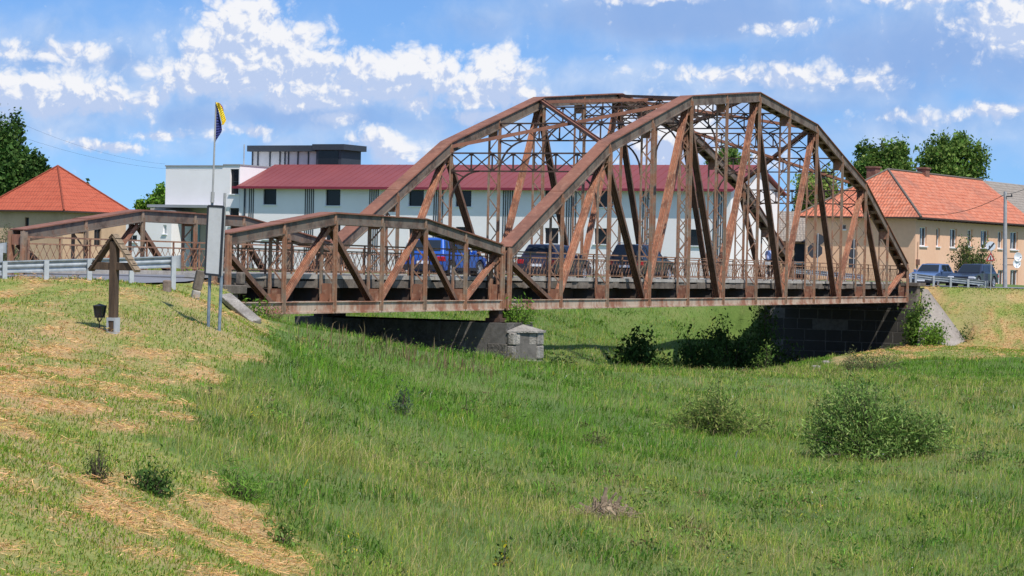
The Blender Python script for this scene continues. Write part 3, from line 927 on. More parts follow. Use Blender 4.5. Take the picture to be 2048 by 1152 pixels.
# masonry ------------------------------------------------------------
def masonry(mb, mo, outline, z0, z1, course, blen, seed=1, thick=.3, rough=1.0):
    """faced blocks along every edge of an outline (ccw), mortar core behind"""
    r = random.Random(seed)
    n = len(outline); cx = sum(p[0] for p in outline) / n; cy = sum(p[1] for p in outline) / n
    core = []
    for x, y in outline:
        d = Vector((cx - x, cy - y)); d = d.normalized() * .05
        core.append((x + d.x, y + d.y))
    mo.prism(core, z0, z1 - .02)
    z = z0
    while z < z1 - .05:
        zc = min(z + course * r.uniform(.85, 1.15), z1)
        if z1 - zc < .15: zc = z1
        for i in range(n):
            a = Vector(outline[i]); b = Vector(outline[(i + 1) % n]); L = (b - a).length
            if L < .2: continue
            d = (b - a) / L; nrm = Vector((d.y, -d.x))
            s = 0.0
            first = r.uniform(.5, 1.0)
            while s < L - .02:
                l = blen * (first if s == 0 else r.uniform(.75, 1.25)); e = min(s + l, L)
                if L - e < .3: e = L
                pr = r.uniform(-.04, .03) * rough
                p0 = a + d * (s + .02) + nrm * pr; p1 = a + d * (e - .02) + nrm * pr
                q0, q1 = p0 - nrm * thick, p1 - nrm * thick
                mb.hexa([(p0.x, p0.y, z + .018), (p1.x, p1.y, z + .018), (q1.x, q1.y, z + .018), (q0.x, q0.y, z + .018),
                         (p0.x, p0.y, zc - .012), (p1.x, p1.y, zc - .012), (q1.x, q1.y, zc - .012), (q0.x, q0.y, zc - .012)])
                s = e
        z = zc


pier = empty('bridge_pier', BW(-.3, 0, 0), B_ANG, 'grey cut-stone pier with lower cutwater nose under the joint of both spans', 'bridge pier')
mb, mo = MB(), MB()
masonry(mb, mo, [(-1.0, -.5), (1.5, -.5), (1.5, W_FAR + 1.2), (-1.0, W_FAR + 1.2)], -3.4, -.45, .72, 1.0, 3)
mo.prism([(-.98, -.48), (1.48, -.48), (1.48, W_FAR + 1.18), (-.98, W_FAR + 1.18)], -.6, -.47)
mo.build('mortar_core', M['mortar'], pier)
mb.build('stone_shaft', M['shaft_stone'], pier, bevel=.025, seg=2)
mb, mo = MB(), MB()
nose = [(-1.0, -.54), (-.1, -1.35), (.5, -1.35), (1.6, -.54)]
masonry(mb, mo, nose, -3.4, -.80, .52, .8, 5, .25, 1.3)
cw = mb.build('cutwater', M['stone'], pier, bevel=.04)
mo.build('cutwater_core', M['mortar'], cw)
mb = MB()
nb = [(-1.05, -.53), (-.12, -1.42), (.52, -1.42), (1.66, -.53)]
mb.poly([(x, y, -.81) for x, y in nb] + [(x, y, -.74) for x, y in nb] + [(.25, -.6, -.52)],
        [(0, 1, 5, 4), (1, 2, 6, 5), (2, 3, 7, 6), (4, 5, 8), (5, 6, 8), (6, 7, 8), (7, 4, 8), (3, 0, 4, 7)])
mb.build('capstone', M['stone'], pier)
for t in (.25, W_FAR + .25):
    for u in (-.45, .5):
        mb = MB()
        mb.box(u - .28 + .1, u + .28 + .1, t - .3, t + .3, -.448, -.30)
        mb.box(u - .16 + .1, u + .16 + .1, t - .2, t + .2, -.301, -.012)
        mb.build('bearing', M['dark_steel'], pier)

abr = empty('bridge_abutment', BW(60, 0, 0), B_ANG, 'stone and concrete abutment with quoin blocks carrying the far right end of the bridge', 'abutment')
mb, mo = MB(), MB()
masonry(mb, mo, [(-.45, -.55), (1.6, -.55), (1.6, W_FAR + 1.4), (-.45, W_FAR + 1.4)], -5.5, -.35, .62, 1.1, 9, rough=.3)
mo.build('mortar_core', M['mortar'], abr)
mb.build('stone_wall', M['shaded_stone'], abr, bevel=.02)
mb = MB(); mb.box(.72, 1.6, -.4, W_FAR + 1.2, -.4, 1.0); mb.box(.55, 2.6, -.5, W_FAR + 1.3, 1.0, 1.2)
mb.build('back_wall', M['concrete'], abr)
for t in (.25, W_FAR + .25):
    mb = MB(); mb.box(-.2, .4, t - .3, t + .3, -.348, -.22); mb.box(-.1, .3, t - .2, t + .2, -.221, -.012)
    mb.build('bearing', M['dark_steel'], abr)

abl = empty('bridge_abutment', BW(S0, 0, 0), B_ANG, 'low concrete abutment block at the left end of the short span', 'abutment')
mb = MB()
mb.box(-1.5, .45, -.7, W_FAR + 1.2, -1.6, -.06)
mb.box(-1.5, -.35, -.55, W_FAR + 1.1, -.06, .85)
mb.build('back_wall', M['concrete'], abl, bevel=.03)
mb = MB(); mb.box(-1.2, .05, -.62, -.12, .64, .90)
mb.build('bearing_slab', M['concrete'], abl, bevel=.03)
mb = MB(); mb.box(-.22, .02, -.58, -.36, .905, 1.28)
mb.build('end_block', M['concrete'], abl, bevel=.05)

mb = MB()
a, b = at(450, 592, 66.5), at(512, 645, 65.2)
mb.bar(a, b, .36, .16, (1, .2, 0))
o = mb.build('sloped_coping', M['stone'], bevel=.03)
tag(o, 'sloping pale stone coping running down the bank behind the sign poles', 'stone coping')

# quarter cone of concrete at the right abutment
ap = at(1846, 578, 140.5)
mb = MB(); n = 20; rr = 3.1; zb = -5.0
ring = []
for k in range(n + 1):
    an = R(-105 + 135 * k / n)
    ring.append((ap.x + rr * math.cos(an), ap.y + rr * math.sin(an), zb))
tr = [(ap.x + .28 * math.cos(R(-105 + 135 * k / n)), ap.y + .28 * math.sin(R(-105 + 135 * k / n)), ap.z) for k in range(n + 1)]
for k in range(n):
    mb.face([ring[k], ring[k + 1], tr[k + 1], tr[k]])
mb.face(tr); mb.face([ring[0], tr[0], (ap.x, ap.y + .5, ap.z), (ap.x, ap.y + .5, zb)]); mb.face([ring[-1], tr[-1], (ap.x, ap.y + .5, ap.z), (ap.x, ap.y + .5, zb)])
M['cone_conc'] = noisy('stained_concrete_cone', [(0.3, (0.22, 0.185, 0.155)), (0.5, (0.31, 0.265, 0.225)), (0.72, (0.38, 0.335, 0.29))], 0.8, 0.9, 7, 0.4, fine=0.35)
o = mb.build('concrete_slope', M['cone_conc'], smooth=True, angle=60)
tag(o, 'smooth brown-grey concrete slope cone beside the right abutment of the bridge', 'slope facing')
#@@PART2

# ------------------------------------------------------------------ guard rails
def w_beam(mb, pts, z_top, face, end_flare=None):
    """corrugated steel beam swept along xy points; face = +1/-1 side of the bulges"""
    prof = [(0.0, 0.0), (.0, -.03), (.055, -.065), (.06, -.095), (.01, -.14), (.01, -.17), (.06, -.215), (.055, -.245), (0.0, -.28), (0.0, -.31)]
    prev = None
    for i, p in enumerate(pts):
        a = Vector(pts[max(i - 1, 0)]); b = Vector(pts[min(i + 1, len(pts) - 1)])
        d = (b - a); d.z = 0; d.normalize(); n = Vector((d.y, -d.x, 0)) * face
        cur = []
        for s in (0, 1):
            for (o, z) in prof:
                cur.append(Vector(p) + n * (o + (0.006 if s else 0)) + Vector((0, 0, z_top + z)))
        if prev:
            k = len(prof)
            for j in range(k - 1):
                mb.face([prev[j], prev[j + 1], cur[j + 1], cur[j]])
                mb.face([prev[k + j], cur[k + j], cur[k + j + 1], prev[k + j + 1]])
            mb.face([prev[0], cur[0], cur[k], prev[k]]); mb.face([prev[k - 1], prev[2 * k - 1], cur[2 * k - 1], cur[k - 1]])
        prev = cur


def guard_rail(label, tops, face, post_side, npost_each=1, end=None, group='guard rails along the road', extra=0.0):
    """tops: world points along the top edge of the beam"""
    base = tops[len(tops) // 2]
    root = empty('guard_rail', (base[0], base[1], TZ(base[0], base[1])), 0, label, 'guard rail', group)
    off = root.location
    pts = [Vector(p) - off for p in tops]
    mb = MB()
    w_beam(mb, pts, 0.0, face)
    bm_ = mb.build('beam', M['galv'], root, smooth=True, angle=50, recalc=False)
    for i, p in enumerate(pts):
        a = pts[max(i - 1, 0)]; b = pts[min(i + 1, len(pts) - 1)]
        d = (b - a); d.z = 0; d.normalize(); n = Vector((d.y, -d.x, 0)) * post_side
        mb = MB()
        gz = TZ(tops[i][0], tops[i][1]) - off.z - .25
        c = p + n * .07
        z1 = p.z - .015
        for (o, dd, w) in ((0.0, .008, .12), (.05, .0, .0),):
            if w:
                mb.hexa([c - d * .06 + Vector((0, 0, gz - c.z)), c + d * .06 + Vector((0, 0, gz - c.z)), c + d * .06 + n * .006 + Vector((0, 0, gz - c.z)), c - d * .06 + n * .006 + Vector((0, 0, gz - c.z)),
                         c - d * .06 + Vector((0, 0, z1 - c.z)), c + d * .06 + Vector((0, 0, z1 - c.z)), c + d * .06 + n * .006 + Vector((0, 0, z1 - c.z)), c - d * .06 + n * .006 + Vector((0, 0, z1 - c.z))])
        for s in (-1, 1):
            e = c + d * (.06 * s)
            mb.hexa([e + Vector((0, 0, gz - c.z)), e + d * .006 + Vector((0, 0, gz - c.z)), e + d * .006 - n * .055 + Vector((0, 0, gz - c.z)), e - n * .055 + Vector((0, 0, gz - c.z)),
                     e + Vector((0, 0, z1 - c.z)), e + d * .006 + Vector((0, 0, z1 - c.z)), e + d * .006 - n * .055 + Vector((0, 0, z1 - c.z)), e - n * .055 + Vector((0, 0, z1 - c.z))])
        mb.build('rail_post', M['galv_post'], root)
    if end is not None:
        for e in (end if isinstance(end, (list, tuple)) else [end]):
            p = pts[e]; q = pts[e - 1 if e else 1]
            d = (p - q); d.z = 0; d.normalize(); n = Vector((d.y, -d.x, 0))
            mb = MB(); prev = None
            for k in range(7):
                f = k / 6
                c = p + d * (.02 + .15 * math.sin(f * math.pi * .55)) - n * (.02 + .20 * (1 - math.cos(f * math.pi * .6))) * post_side * -1 * .5
                hh = .155 + .03 * f
                cur = [c + Vector((0, 0, -.155 + hh)), c + Vector((0, 0, -.155 - hh)), c + n * .008 + Vector((0, 0, -.155 + hh)), c + n * .008 + Vector((0, 0, -.155 - hh))]
                if prev:
                    mb.face([prev[0], cur[0], cur[1], prev[1]]); mb.face([prev[2], prev[3], cur[3], cur[2]])
                    mb.face([prev[0], prev[2], cur[2], cur[0]]); mb.face([prev[1], cur[1], cur[3], prev[3]])
                else: mb.face([cur[0], cur[1], cur[3], cur[2]])
                prev = cur
            mb.face([prev[0], prev[2], prev[3], prev[1]])
            mb.build('end_terminal', M['galv_post'], root, smooth=True, angle=50)
    return root


tops = [at(x, y, Y) for x, y, Y in [(-160, 527, 58.5), (-76, 524.5, 59.2), (8, 522, 60), (92, 519.5, 60.5), (178, 517, 61), (262, 514.5, 61.6), (346, 511.5, 62.2)]]
guard_rail('steel guard rail along the near edge of the left road, behind the wooden cross', tops, -1, 1, end=6)
tops = [at(x, y, Y) for x, y, Y in [(-90, 489, 77), (-45, 487.5, 77.6), (1, 486, 78)]]
guard_rail('white guard rail end at the left picture edge, across the road', tops, 1, 1, end=2)
tops = [at(x, y, Y) for x, y, Y in [(1822, 546, 146.2), (1832, 547, 146.1), (1868, 551.5, 145.8), (1902, 554.5, 145.5), (1937, 558, 145.2), (1972, 561.5, 144.9)]]
guard_rail('steel guard rail on five posts in front of the two waiting cars at right', tops, -1, 1, end=5)
tops = [at(x, y, Y) for x, y, Y in [(1588, 537, 153), (1622, 540, 152.6), (1656, 543, 152.2), (1690, 546, 151.8), (1724, 549, 151.4)]]
guard_rail('steel guard rail seen through the right end of the big truss, below the sign backs', tops, -1, 1, end=(0, 4))

# ------------------------------------------------------------------ wayside cross, lantern, information sign, flag, markers
g = ground_at(226, 669, 40, 60)
cross = empty('wayside_cross', (g.x, g.y, g.z - .03), R(-24), 'dark wooden wayside cross with a small gabled board roof on the mown bank', 'cross')
k = g.y / F_PX
H = 196 * k
mb = MB(); mb.box(-.085, .085, -.08, .08, .30, H * .95)
mb.build('upright', M['old_wood'], cross, bevel=.012)
mb = MB(); mb.box(-.52, .52, -.06, .06, H * .655, H * .735)
mb.build('crossbar', M['old_wood'], cross, bevel=.012)
ax_z = H * 1.02; ez = H * .645
for s in (-1, 1):
    mb = MB()
    a = Vector((s * -.02, 0, ax_z)); b = Vector((s * .60, 0, ez))
    mb.bar(a, b, .22, .04, (0, 1, 0))
    for q in range(7):
        f = (q + .5) / 7
        c = a + (b - a) * f
        nn = Vector((s * (ax_z - ez), 0, .62)).normalized()
        mb.bar(c + nn * .028 - (b - a).normalized() * .06, c + nn * .036 + (b - a).normalized() * .06, .23, .010, (0, 1, 0))
    mb.build('roof_board', M['shingle'] if s > 0 else M['old_wood'], cross)
mb = MB()
for s in (-1, 1): mb.box(s * .095 - .02, s * .095 + .02, -.095, .095, -.1, .37)
mb.box(-.075, .075, .075, .095, -.1, .37); mb.box(-.075, .075, -.095, -.083, .30, .37); mb.box(-.075, .075, -.095, -.083, -.1, .06)
mb.build('metal_foot', M['galv_post'], cross)
mb = MB(); mb.box(-.05, .05, -.082, -.07, .0, .33)
mb.build('foot_core', M['old_wood'], cross)

g = ground_at(199, 658, 40, 60)
lan = empty('grave_lantern', (g.x, g.y, g.z), R(-20), 'small black candle lantern on a forked stake left of the wooden cross', 'lantern')
k = g.y / F_PX; h = 50 * k
mb = MB(); mb.tube([(0, 0, -.1), (0, 0, h * .30)], .012, 6)
for s in (-1, 1): mb.tube([(0, 0, h * .26), (s * .05, 0, h * .36), (s * .075, 0, h * .52)], .010, 6)
for s in (-1, 1): mb.tube([(0, 0, h * .26), (0, s * .05, h * .36), (0, s * .075, h * .52)], .010, 6)
mb.build('stake', M['plastic'], lan)
mb = MB()
for sx in (-1, 1):
    for sy in (-1, 1): mb.bar((sx * .07, sy * .07, h * .46), (sx * .10, sy * .10, h * .90), .022, .022, (1, 0, 0))
mb.box(-.085, .085, -.085, .085, h * .44, h * .475)
mb.poly([(-.115, -.115, h * .90), (.115, -.115, h * .90), (.115, .115, h * .90), (-.115, .115, h * .90), (-.115, -.115, h * .925), (.115, -.115, h * .925), (.115, .115, h * .925), (-.115, .115, h * .925), (0, 0, h * 1.0)],
        [(3, 2, 1, 0), (0, 1, 5, 4), (1, 2, 6, 5), (2, 3, 7, 6), (3, 0, 4, 7), (4, 5, 8), (5, 6, 8), (6, 7, 8), (7, 4, 8)])
fr = mb.build('lantern_frame', M['plastic'], lan)
mb = MB(); mb.hexa([(-.06, -.06, h * .48), (.06, -.06, h * .48), (.06, .06, h * .48), (-.06, .06, h * .48), (-.09, -.09, h * .9), (.09, -.09, h * .9), (.09, .09, h * .9), (-.09, .09, h * .9)])
mb.build('lantern_glass', M['glass_dark'], lan)

pL, pR = ground_at(416, 655, 45, 62), ground_at(438, 662, 45, 62)
YL = 55.2; YR = 55.0
sg = empty('information_board', at(416, 655, YL), 0, 'tall narrow pale blank board on two blue-grey poles beside the bridge approach', 'sign board')
o = sg.location
q = lambda x, y, Y: at(x, y, Y) - o
for (xb, yb, xt, yt, Y) in ((416, 664, 425, 386, YL), (438, 671, 450, 386, YR)):
    mb = MB(); mb.tube([q(xb, yb, Y), q(xb + (xt - xb) * .42, yb + (yt - yb) * .42, Y)], .038, 8)
    po = mb.build('pole', M['blue_pole'], sg, smooth=True)
    mb = MB(); mb.tube([q(xb + (xt - xb) * .40, yb + (yt - yb) * .40, Y), q(xt, yt, Y)], .033, 8)
    mb.build('pole_extension', M['grey_pole'], po, smooth=True)
mb = MB()
c = [q(413.5, 548, YL), q(443, 551, YR), q(450.5, 414, YR), q(420, 412, YL)]
nrm = (c[1] - c[0]).cross(c[3] - c[0]).normalized()
if nrm.y > 0: nrm = -nrm
mb.hexa([c[0] + nrm * .05, c[1] + nrm * .05, c[1] + nrm * .07, c[0] + nrm * .07, c[3] + nrm * .05, c[2] + nrm * .05, c[2] + nrm * .07, c[3] + nrm * .07])
pn = mb.build('panel', M['sign_back'], sg)
mb = MB()
for a, b in ((0, 1), (1, 2), (2, 3), (3, 0)):
    mb.bar(c[a] + nrm * .06, c[b] + nrm * .06, .035, .05, nrm)
mb.build('panel_frame', M['sign_dark'], pn)

fp0 = at(424.5, 405, 55.15)
flag = empty('flag_pole', fp0, 0, 'slim flag pole rising from the top of the tall pale board', 'flag pole')
mb = MB(); mb.tube([Vector((0, 0, 0)), at(425.5, 384, 55.15) - fp0], .045, 8)
mb.build('pole_socket', M['grey_pole'], flag, smooth=True)
mb = MB(); mb.tube([at(425.5, 386, 55.15) - fp0, at(432.2, 204, 55.15) - fp0], [.024, .018], 8)
mb.build('pole', M['grey_pole'], flag, smooth=True)
fl = empty('flag', at(432, 206, 55.15), 0, 'limp blue, yellow and red striped flag hanging at the pole top', 'flag')
fo = fl.location


def cloth(name, mat, A, B, n=14, thick=.006, dy=0.0, amp=.05, seed=0, m=5):
    r = random.Random(seed); ph = r.uniform(0, 6)
    mb = MB()
    def ev(P, t):
        t *= len(P) - 1; i = min(int(t), len(P) - 2); f = t - i
        return (P[i][0] + (P[i + 1][0] - P[i][0]) * f, P[i][1] + (P[i + 1][1] - P[i][1]) * f)
    g = [[None] * (m + 1) for _ in range(n + 1)]
    for i in range(n + 1):
        a = ev(A, i / n); b = ev(B, i / n)
        for j in range(m + 1):
            f = j / m
            g[i][j] = at(a[0] + (b[0] - a[0]) * f, a[1] + (b[1] - a[1]) * f, 55.15 + dy + amp * math.sin(f * 5 + i * .5 + ph) * f) - fo
    for i in range(n):
        for j in range(m): mb.face([g[i][j], g[i + 1][j], g[i + 1][j + 1], g[i][j + 1]])
    o = mb.build(name, mat, fl, smooth=True, recalc=False)
    md = o.modifiers.new('solid', 'SOLIDIFY'); md.thickness = thick
    return o


cloth('blue_stripe', M['flag_blue'], [(432, 206), (431.4, 226), (430.8, 246), (430.3, 266), (429.8, 282)], [(433, 206), (438, 226), (442, 246), (444, 262), (431, 283)], seed=1)
cloth('yellow_stripe', M['flag_yellow'], [(432, 205), (437, 220), (441, 236), (444, 246), (443, 250)], [(437, 205), (444, 215), (449, 228), (452, 241), (447, 249)], dy=-.05, seed=2)
cloth('red_stripe', M['flag_red'], [(438, 206), (441, 210), (444, 216)], [(440, 207), (445, 213), (447, 222)], n=6, dy=.04, seed=3)

def lean_block(name, label, cat, specs, mats):
    root = empty(name, at(*specs[0][0]), 0, label, cat)
    o = root.location
    for nm, (a, b, w, d), m in zip(('foot', 'shaft'), specs, mats):
        mb = MB(); mb.bar(at(*a) - o, at(*b) - o, w, d, (1, .35, 0))
        mb.build(nm, m, root, bevel=.03)
lean_block('marker_post', 'leaning grey concrete marker post with white painted foot left of the pale board', 'marker post',
           [((386, 612, 60), (393.5, 581, 60), .20, .20), ((393, 580, 60.05), (402, 541, 60.05), .22, .2)], [M['kerb'], M['concrete']])
p = ground_at(334, 584, 50, 64)
mb = MB()
mb.prism([(-.11, -.09), (.07, -.11), (.12, .02), (.05, .1), (-.09, .08)], -.1, .28)
o = mb.build('stone_stump', noisy('brown_stone', [(0.3, (0.14, 0.10, 0.075)), (0.7, (0.27, 0.21, 0.165))], 6, 0.9), bevel=.04)
o.location = (p.x, p.y, p.z); tag(o, 'small brown weathered stone under the end of the left guard rail', 'stone')


# ------------------------------------------------------------------ vehicles
def make_car(label, paintm, L, W, H, loc, heading, kind='hatch', group='cars', roof_rack=False, pale_object=None, plate=True):
    root = empty('parked_car' if 'waiting' in label else 'car', loc, heading, label, 'car', group)
    suv = kind == 'suv'
    belt = H * (.60 if suv else .62); sill = .30 if suv else .22
    hl = L / 2; wr = .35 if suv else .31
    xw = (-hl + L * .19, hl - L * .19)
    hood_x = hl - L * (.29 if kind != 'sedan' else .30)
    rear_x = -hl + (.10 if kind != 'sedan' else L * .14)
    out = [(-hl + .10, sill), (-hl + .01, sill + .18), (-hl, belt * .72), (-hl + .06, belt - .02), (rear_x, belt)]
    out += [(hood_x, belt + .02), (hl - L * .1, belt * .90), (hl - .06, belt * .78), (hl, belt * .58), (hl - .02, sill + .12), (hl - .12, sill)]
    bottom = []
    for xc in (xw[1], xw[0]):
        for k in range(9):
            an = math.pi * k / 8
            bottom.append((xc + (wr + .07) * math.cos(an), max(sill, wr + (wr + .07) * math.sin(an))))
    out += bottom
    mb = MB(); n = len(out); yl = [-W / 2, W / 2]
    p = [(x, y, z) for y in yl for x, z in out]
    mb.poly(p, [tuple(range(n)), tuple(range(n, 2 * n))[::-1]] + [(i, n + i, n + (i + 1) % n, (i + 1) % n) for i in range(n)])
    body = mb.build('body', paintm, root, bevel=.09, seg=4)
    # cabin
    b0, b1 = rear_x + .02, hood_x - .02
    if kind == 'hatch': r0, r1 = -hl + L * .13, hood_x - L * .17
    elif kind == 'suv': r0, r1 = -hl + L * .12, hood_x - L * .16
    else: r0, r1 = rear_x + L * .13, hood_x - L * .17
    wb, wt = W / 2 - .06, W / 2 - .26
    B = [(b0, -wb, belt - .03), (b1, -wb, belt - .03), (b1, wb, belt - .03), (b0, wb, belt - .03)]
    Tt = [(r0, -wt, H - .02), (r1, -wt, H - .04), (r1, wt, H - .04), (r0, wt, H - .02)]
    mb = MB(); mb.hexa(B + Tt)
    # gently crowned roof
    mb.hexa([(r0 + .12, -wt + .1, H - .03), (r1 - .15, -wt + .1, H - .04), (r1 - .15, wt - .1, H - .04), (r0 + .12, wt - .1, H - .03),
             (r0 + .3, -wt + .25, H), (r1 - .4, -wt + .25, H), (r1 - .4, wt - .25, H), (r0 + .3, wt - .25, H)])
    cab = mb.build('cabin', paintm, root, bevel=.07, seg=4)

    def pane(name, a, b, c, d, s0, s1, r0_, r1_, parent, mat=M['car_glass'], th=.012):
        a, b, c, d = map(Vector, (a, b, c, d))      # a,b bottom ; d,c top
        def ev(s, r): return (a + (b - a) * s) * (1 - r) + (d + (c - d) * s) * r
        q = [ev(s0, r0_), ev(s1, r0_), ev(s1, r1_), ev(s0, r1_)]
        nn = (q[1] - q[0]).cross(q[3] - q[0]).normalized()
        cen = Vector(((b0 + b1) / 2, 0, belt + .2))
        if nn.dot(q[0] - cen) < 0: nn = -nn
        mb = MB(); mb.hexa([x - nn * .01 for x in q] + [x + nn * th for x in q])
        return mb.build(name, mat, parent)
    pane('windscreen', B[1], B[2], Tt[2], Tt[1], .06, .94, .12, .9, root)
    pane('rear_window', B[0], B[3], Tt[3], Tt[0], .09, .91, .22 if kind != 'sedan' else .12, .86, root)
    for sgn, (i, j) in ((-1, (0, 1)), (1, (3, 2))):
        for (s0, s1) in ((.13, .42), (.46, .84)) if kind != 'suv' else ((.22, .46), (.50, .86)):
            pane('side_window', B[i], B[j], Tt[j], Tt[i], s0, s1, .16, .88, root)
        if kind == 'suv': pane('side_window', B[i], B[j], Tt[j], Tt[i], .07, .17, .25, .82, root)
    for sgn in (-1, 1):
        mb = MB(); mb.box(-hl - .015, -hl + .16, sgn * (W / 2 - .30) if sgn > 0 else -W / 2 - .012, W / 2 + .012 if sgn > 0 else -(W / 2 - .30), belt * .70, belt * .90)
        mb.build('tail_light', M['red_lamp'], root, bevel=.03)
        mb = MB(); mb.box(hl - .30, hl - .012, sgn * (W / 2 - .42) if sgn > 0 else -W / 2 - .006, W / 2 + .006 if sgn > 0 else -(W / 2 - .42), belt * .60, belt * .76)
        mb.build('headlight', M['clear_lamp'], root, bevel=.04)
        mb = MB(); mb.box(hood_x - .28, hood_x - .10, sgn * (W / 2 + .02) - .07, sgn * (W / 2 + .02) + .09, belt + .02, belt + .15)
        mb.build('mirror', paintm, root, bevel=.03)
        mb = MB(); mb.box(-hl + L * .29, hl - L * .29, sgn * (W / 2 + .006) - .012, sgn * (W / 2 + .006) + .012, sill + .02, sill + .14)
        mb.build('sill_trim', M['plastic'], root)
    for x0, x1 in ((-hl - .03, -hl + .10), (hl - .10, hl + .03)):
        mb = MB(); mb.box(x0, x1, -W / 2 + .04, W / 2 - .04, sill + .02, sill + .24)
        bp = mb.build('bumper', M['plastic'], root, bevel=.03)
    if plate:
        mb = MB(); mb.box(-hl - .034, -hl - .02, -.26, .26, belt * .60, belt * .60 + .11)
        mb.build('number_plate', M['white_trim'], root)
        mb = MB(); mb.box(hl + .03, hl + .04, -.26, .26, sill + .1, sill + .21)
        mb.build('number_plate', M['white_trim'], root)
    mb = MB(); mb.box(hl - .02, hl + .012, -W / 2 + .46, W / 2 - .46, belt * .56, belt * .72)
    mb.build('grille', M['plastic'], root)
    for x in xw:
        for sgn in (-1, 1):
            y = sgn * (W / 2 - .11)
            mb = MB(); mb.lathe([(wr - .10, -.10), (wr - .02, -.105), (wr, -.08), (wr, .08), (wr - .02, .105), (wr - .10, .10), (wr - .10, -.10)], (x, y, wr), 24, 'y')
            w_ = mb.build('wheel', M['tyre'], root, smooth=True)
            mb = MB(); mb.lathe([(0, .07), (wr - .14, .055), (wr - .10, .095), (wr - .10, -.095), (wr - .14, -.055), (0, -.07)], (x, y, wr), 24, 'y')
            for kk in range(5):
                an = 2 * math.pi * kk / 5
                mb.bar((x, y + sgn * .075, wr), (x + (wr - .11) * math.cos(an), y + sgn * .085, wr + (wr - .11) * math.sin(an)), .05, .03, (math.sin(an), 0, -math.cos(an)))
            mb.build('rim', M['rim'], w_, smooth=True)
            mb = MB(); mb.lathe([(0, -.06), (wr + .055, -.06), (wr + .055, -.16), (0, -.16)] if sgn > 0 else [(0, .16), (wr + .055, .16), (wr + .055, .06), (0, .06)], (x, y + sgn * .0, wr), 20, 'y')
            mb.build('wheel_arch', M['plastic'], root)
    mb = MB(); mb.box(-hl + .25, hl - .25, -W / 2 + .2, W / 2 - .2, .17, sill + .12)
    mb.build('underbody', M['plastic'], root)
    if roof_rack:
        for sgn in (-1, 1):
            mb = MB(); mb.tube([(r0 + .12, sgn * (wt - .02), H - .03), (r0 + .25, sgn * (wt - .02), H + .06), (r1 - .45, sgn * (wt - .02), H + .06), (r1 - .30, sgn * (wt - .02), H - .03)], .02, 6)
            mb.build('roof_rail', M['galv'], root)
    return root


def on_deck(u, t, lift=0.002):
    p = BW(u, t, DECK_Z + lift); return p


HEAD = math.pi / 2 - YAW
make_car('bright blue high car on the bridge, leftmost of the three vehicles crossing', M['paint_blue'], 4.15, 1.74, 1.58, on_deck(2.15, 3.65), HEAD, 'suv', 'cars driving across the bridge')
make_car('dark plum hatchback on the bridge between the bright blue car and the black one', M['paint_violet'], 4.2, 1.74, 1.52, on_deck(13.0, 3.6), HEAD, 'hatch', 'cars driving across the bridge')
make_car('black high car with roof rails on the bridge, furthest ahead of the three vehicles', M['paint_black'], 4.45, 1.82, 1.70, on_deck(23.6, 3.6), HEAD, 'suv', 'cars driving across the bridge', roof_rack=True)
c1 = at(1863, 573, 150.5); c2 = at(1946, 576, 149.5)
make_car('silver-blue car waiting behind the right guard rail, nearest the bridge end', M['paint_silver'], 4.3, 1.74, 1.46, (c1.x, c1.y, TZ(c1.x, c1.y)), R(-118), 'hatch', 'cars waiting at the right bank')
make_car('dark navy car waiting behind the right guard rail, under the triangular sign', M['paint_navy'], 4.3, 1.78, 1.52, (c2.x, c2.y, TZ(c2.x, c2.y)), R(-122), 'suv', 'cars waiting at the right bank')

# cyclist ----------------------------------------------------------------
cp_ = BW(35.6, 1.05, DECK_Z + .125)
bike = empty('bicycle', cp_, HEAD, 'dark bicycle ridden along the near kerb of the big truss span', 'bicycle')
for x in (-.52, .52):
    mb = MB()
    n = 28
    ring = [(x + .335 * math.cos(2 * math.pi * k / n), 0, .35 + .335 * math.sin(2 * math.pi * k / n)) for k in range(n + 1)]
    mb.tube(ring, .02, 6, cap=False)
    w_ = mb.build('wheel', M['tyre'], bike)
    mb = MB()
    for k in range(10):
        an = 2 * math.pi * k / 10
        mb.tube([(x, 0, .35), (x + .32 * math.cos(an), 0, .35 + .32 * math.sin(an))], .003, 4)
    mb.tube([(x, -.05, .35), (x, .05, .35)], .025, 8)
    mb.build('spokes', M['chrome'], w_)
mb = MB()
bb = (-.08, 0, .30); st_ = (-.22, 0, .86); hd = (.36, 0, .84); hd2 = (.40, 0, .70)
for a, b in ((bb, st_), (bb, hd2), (st_, hd), ((-.52, .06, .35), st_), ((-.52, .06, .35), bb), ((-.52, -.06, .35), st_), ((-.52, -.06, .35), bb)): mb.tube([a, b], .017, 6)
mb.tube([hd, hd2, (.46, .05, .5), (.52, .05, .35)], .017, 6); mb.tube([hd2, (.46, -.05, .5), (.52, -.05, .35)], .017, 6)
mb.build('frame', M['plastic'], bike)
mb = MB(); mb.tube([hd, (.34, 0, 1.0)], .015, 6); mb.tube([(.30, .28, 1.02), (.38, .15, 1.02), (.36, 0, 1.01), (.38, -.15, 1.02), (.30, -.28, 1.02)], .014, 6)
mb.build('handlebar', M['chrome'], bike)
mb = MB(); mb.tube([st_, (-.24, 0, .94)], .014, 6); mb.hexa([(-.38, -.10, .93), (-.38, .10, .93), (-.08, .025, .94), (-.08, -.025, .94), (-.38, -.10, .98), (-.38, .10, .98), (-.08, .025, .975), (-.08, -.025, .975)])
mb.build('saddle', M['plastic'], bike)
mb = MB(); mb.box(-.75, -.35, -.07, .07, .74, .76); mb.tube([(-.52, .07, .36), (-.62, .07, .74)], .008, 5); mb.tube([(-.52, -.07, .36), (-.62, -.07, .74)], .008, 5)
mb.build('luggage_rack', M['chrome'], bike)
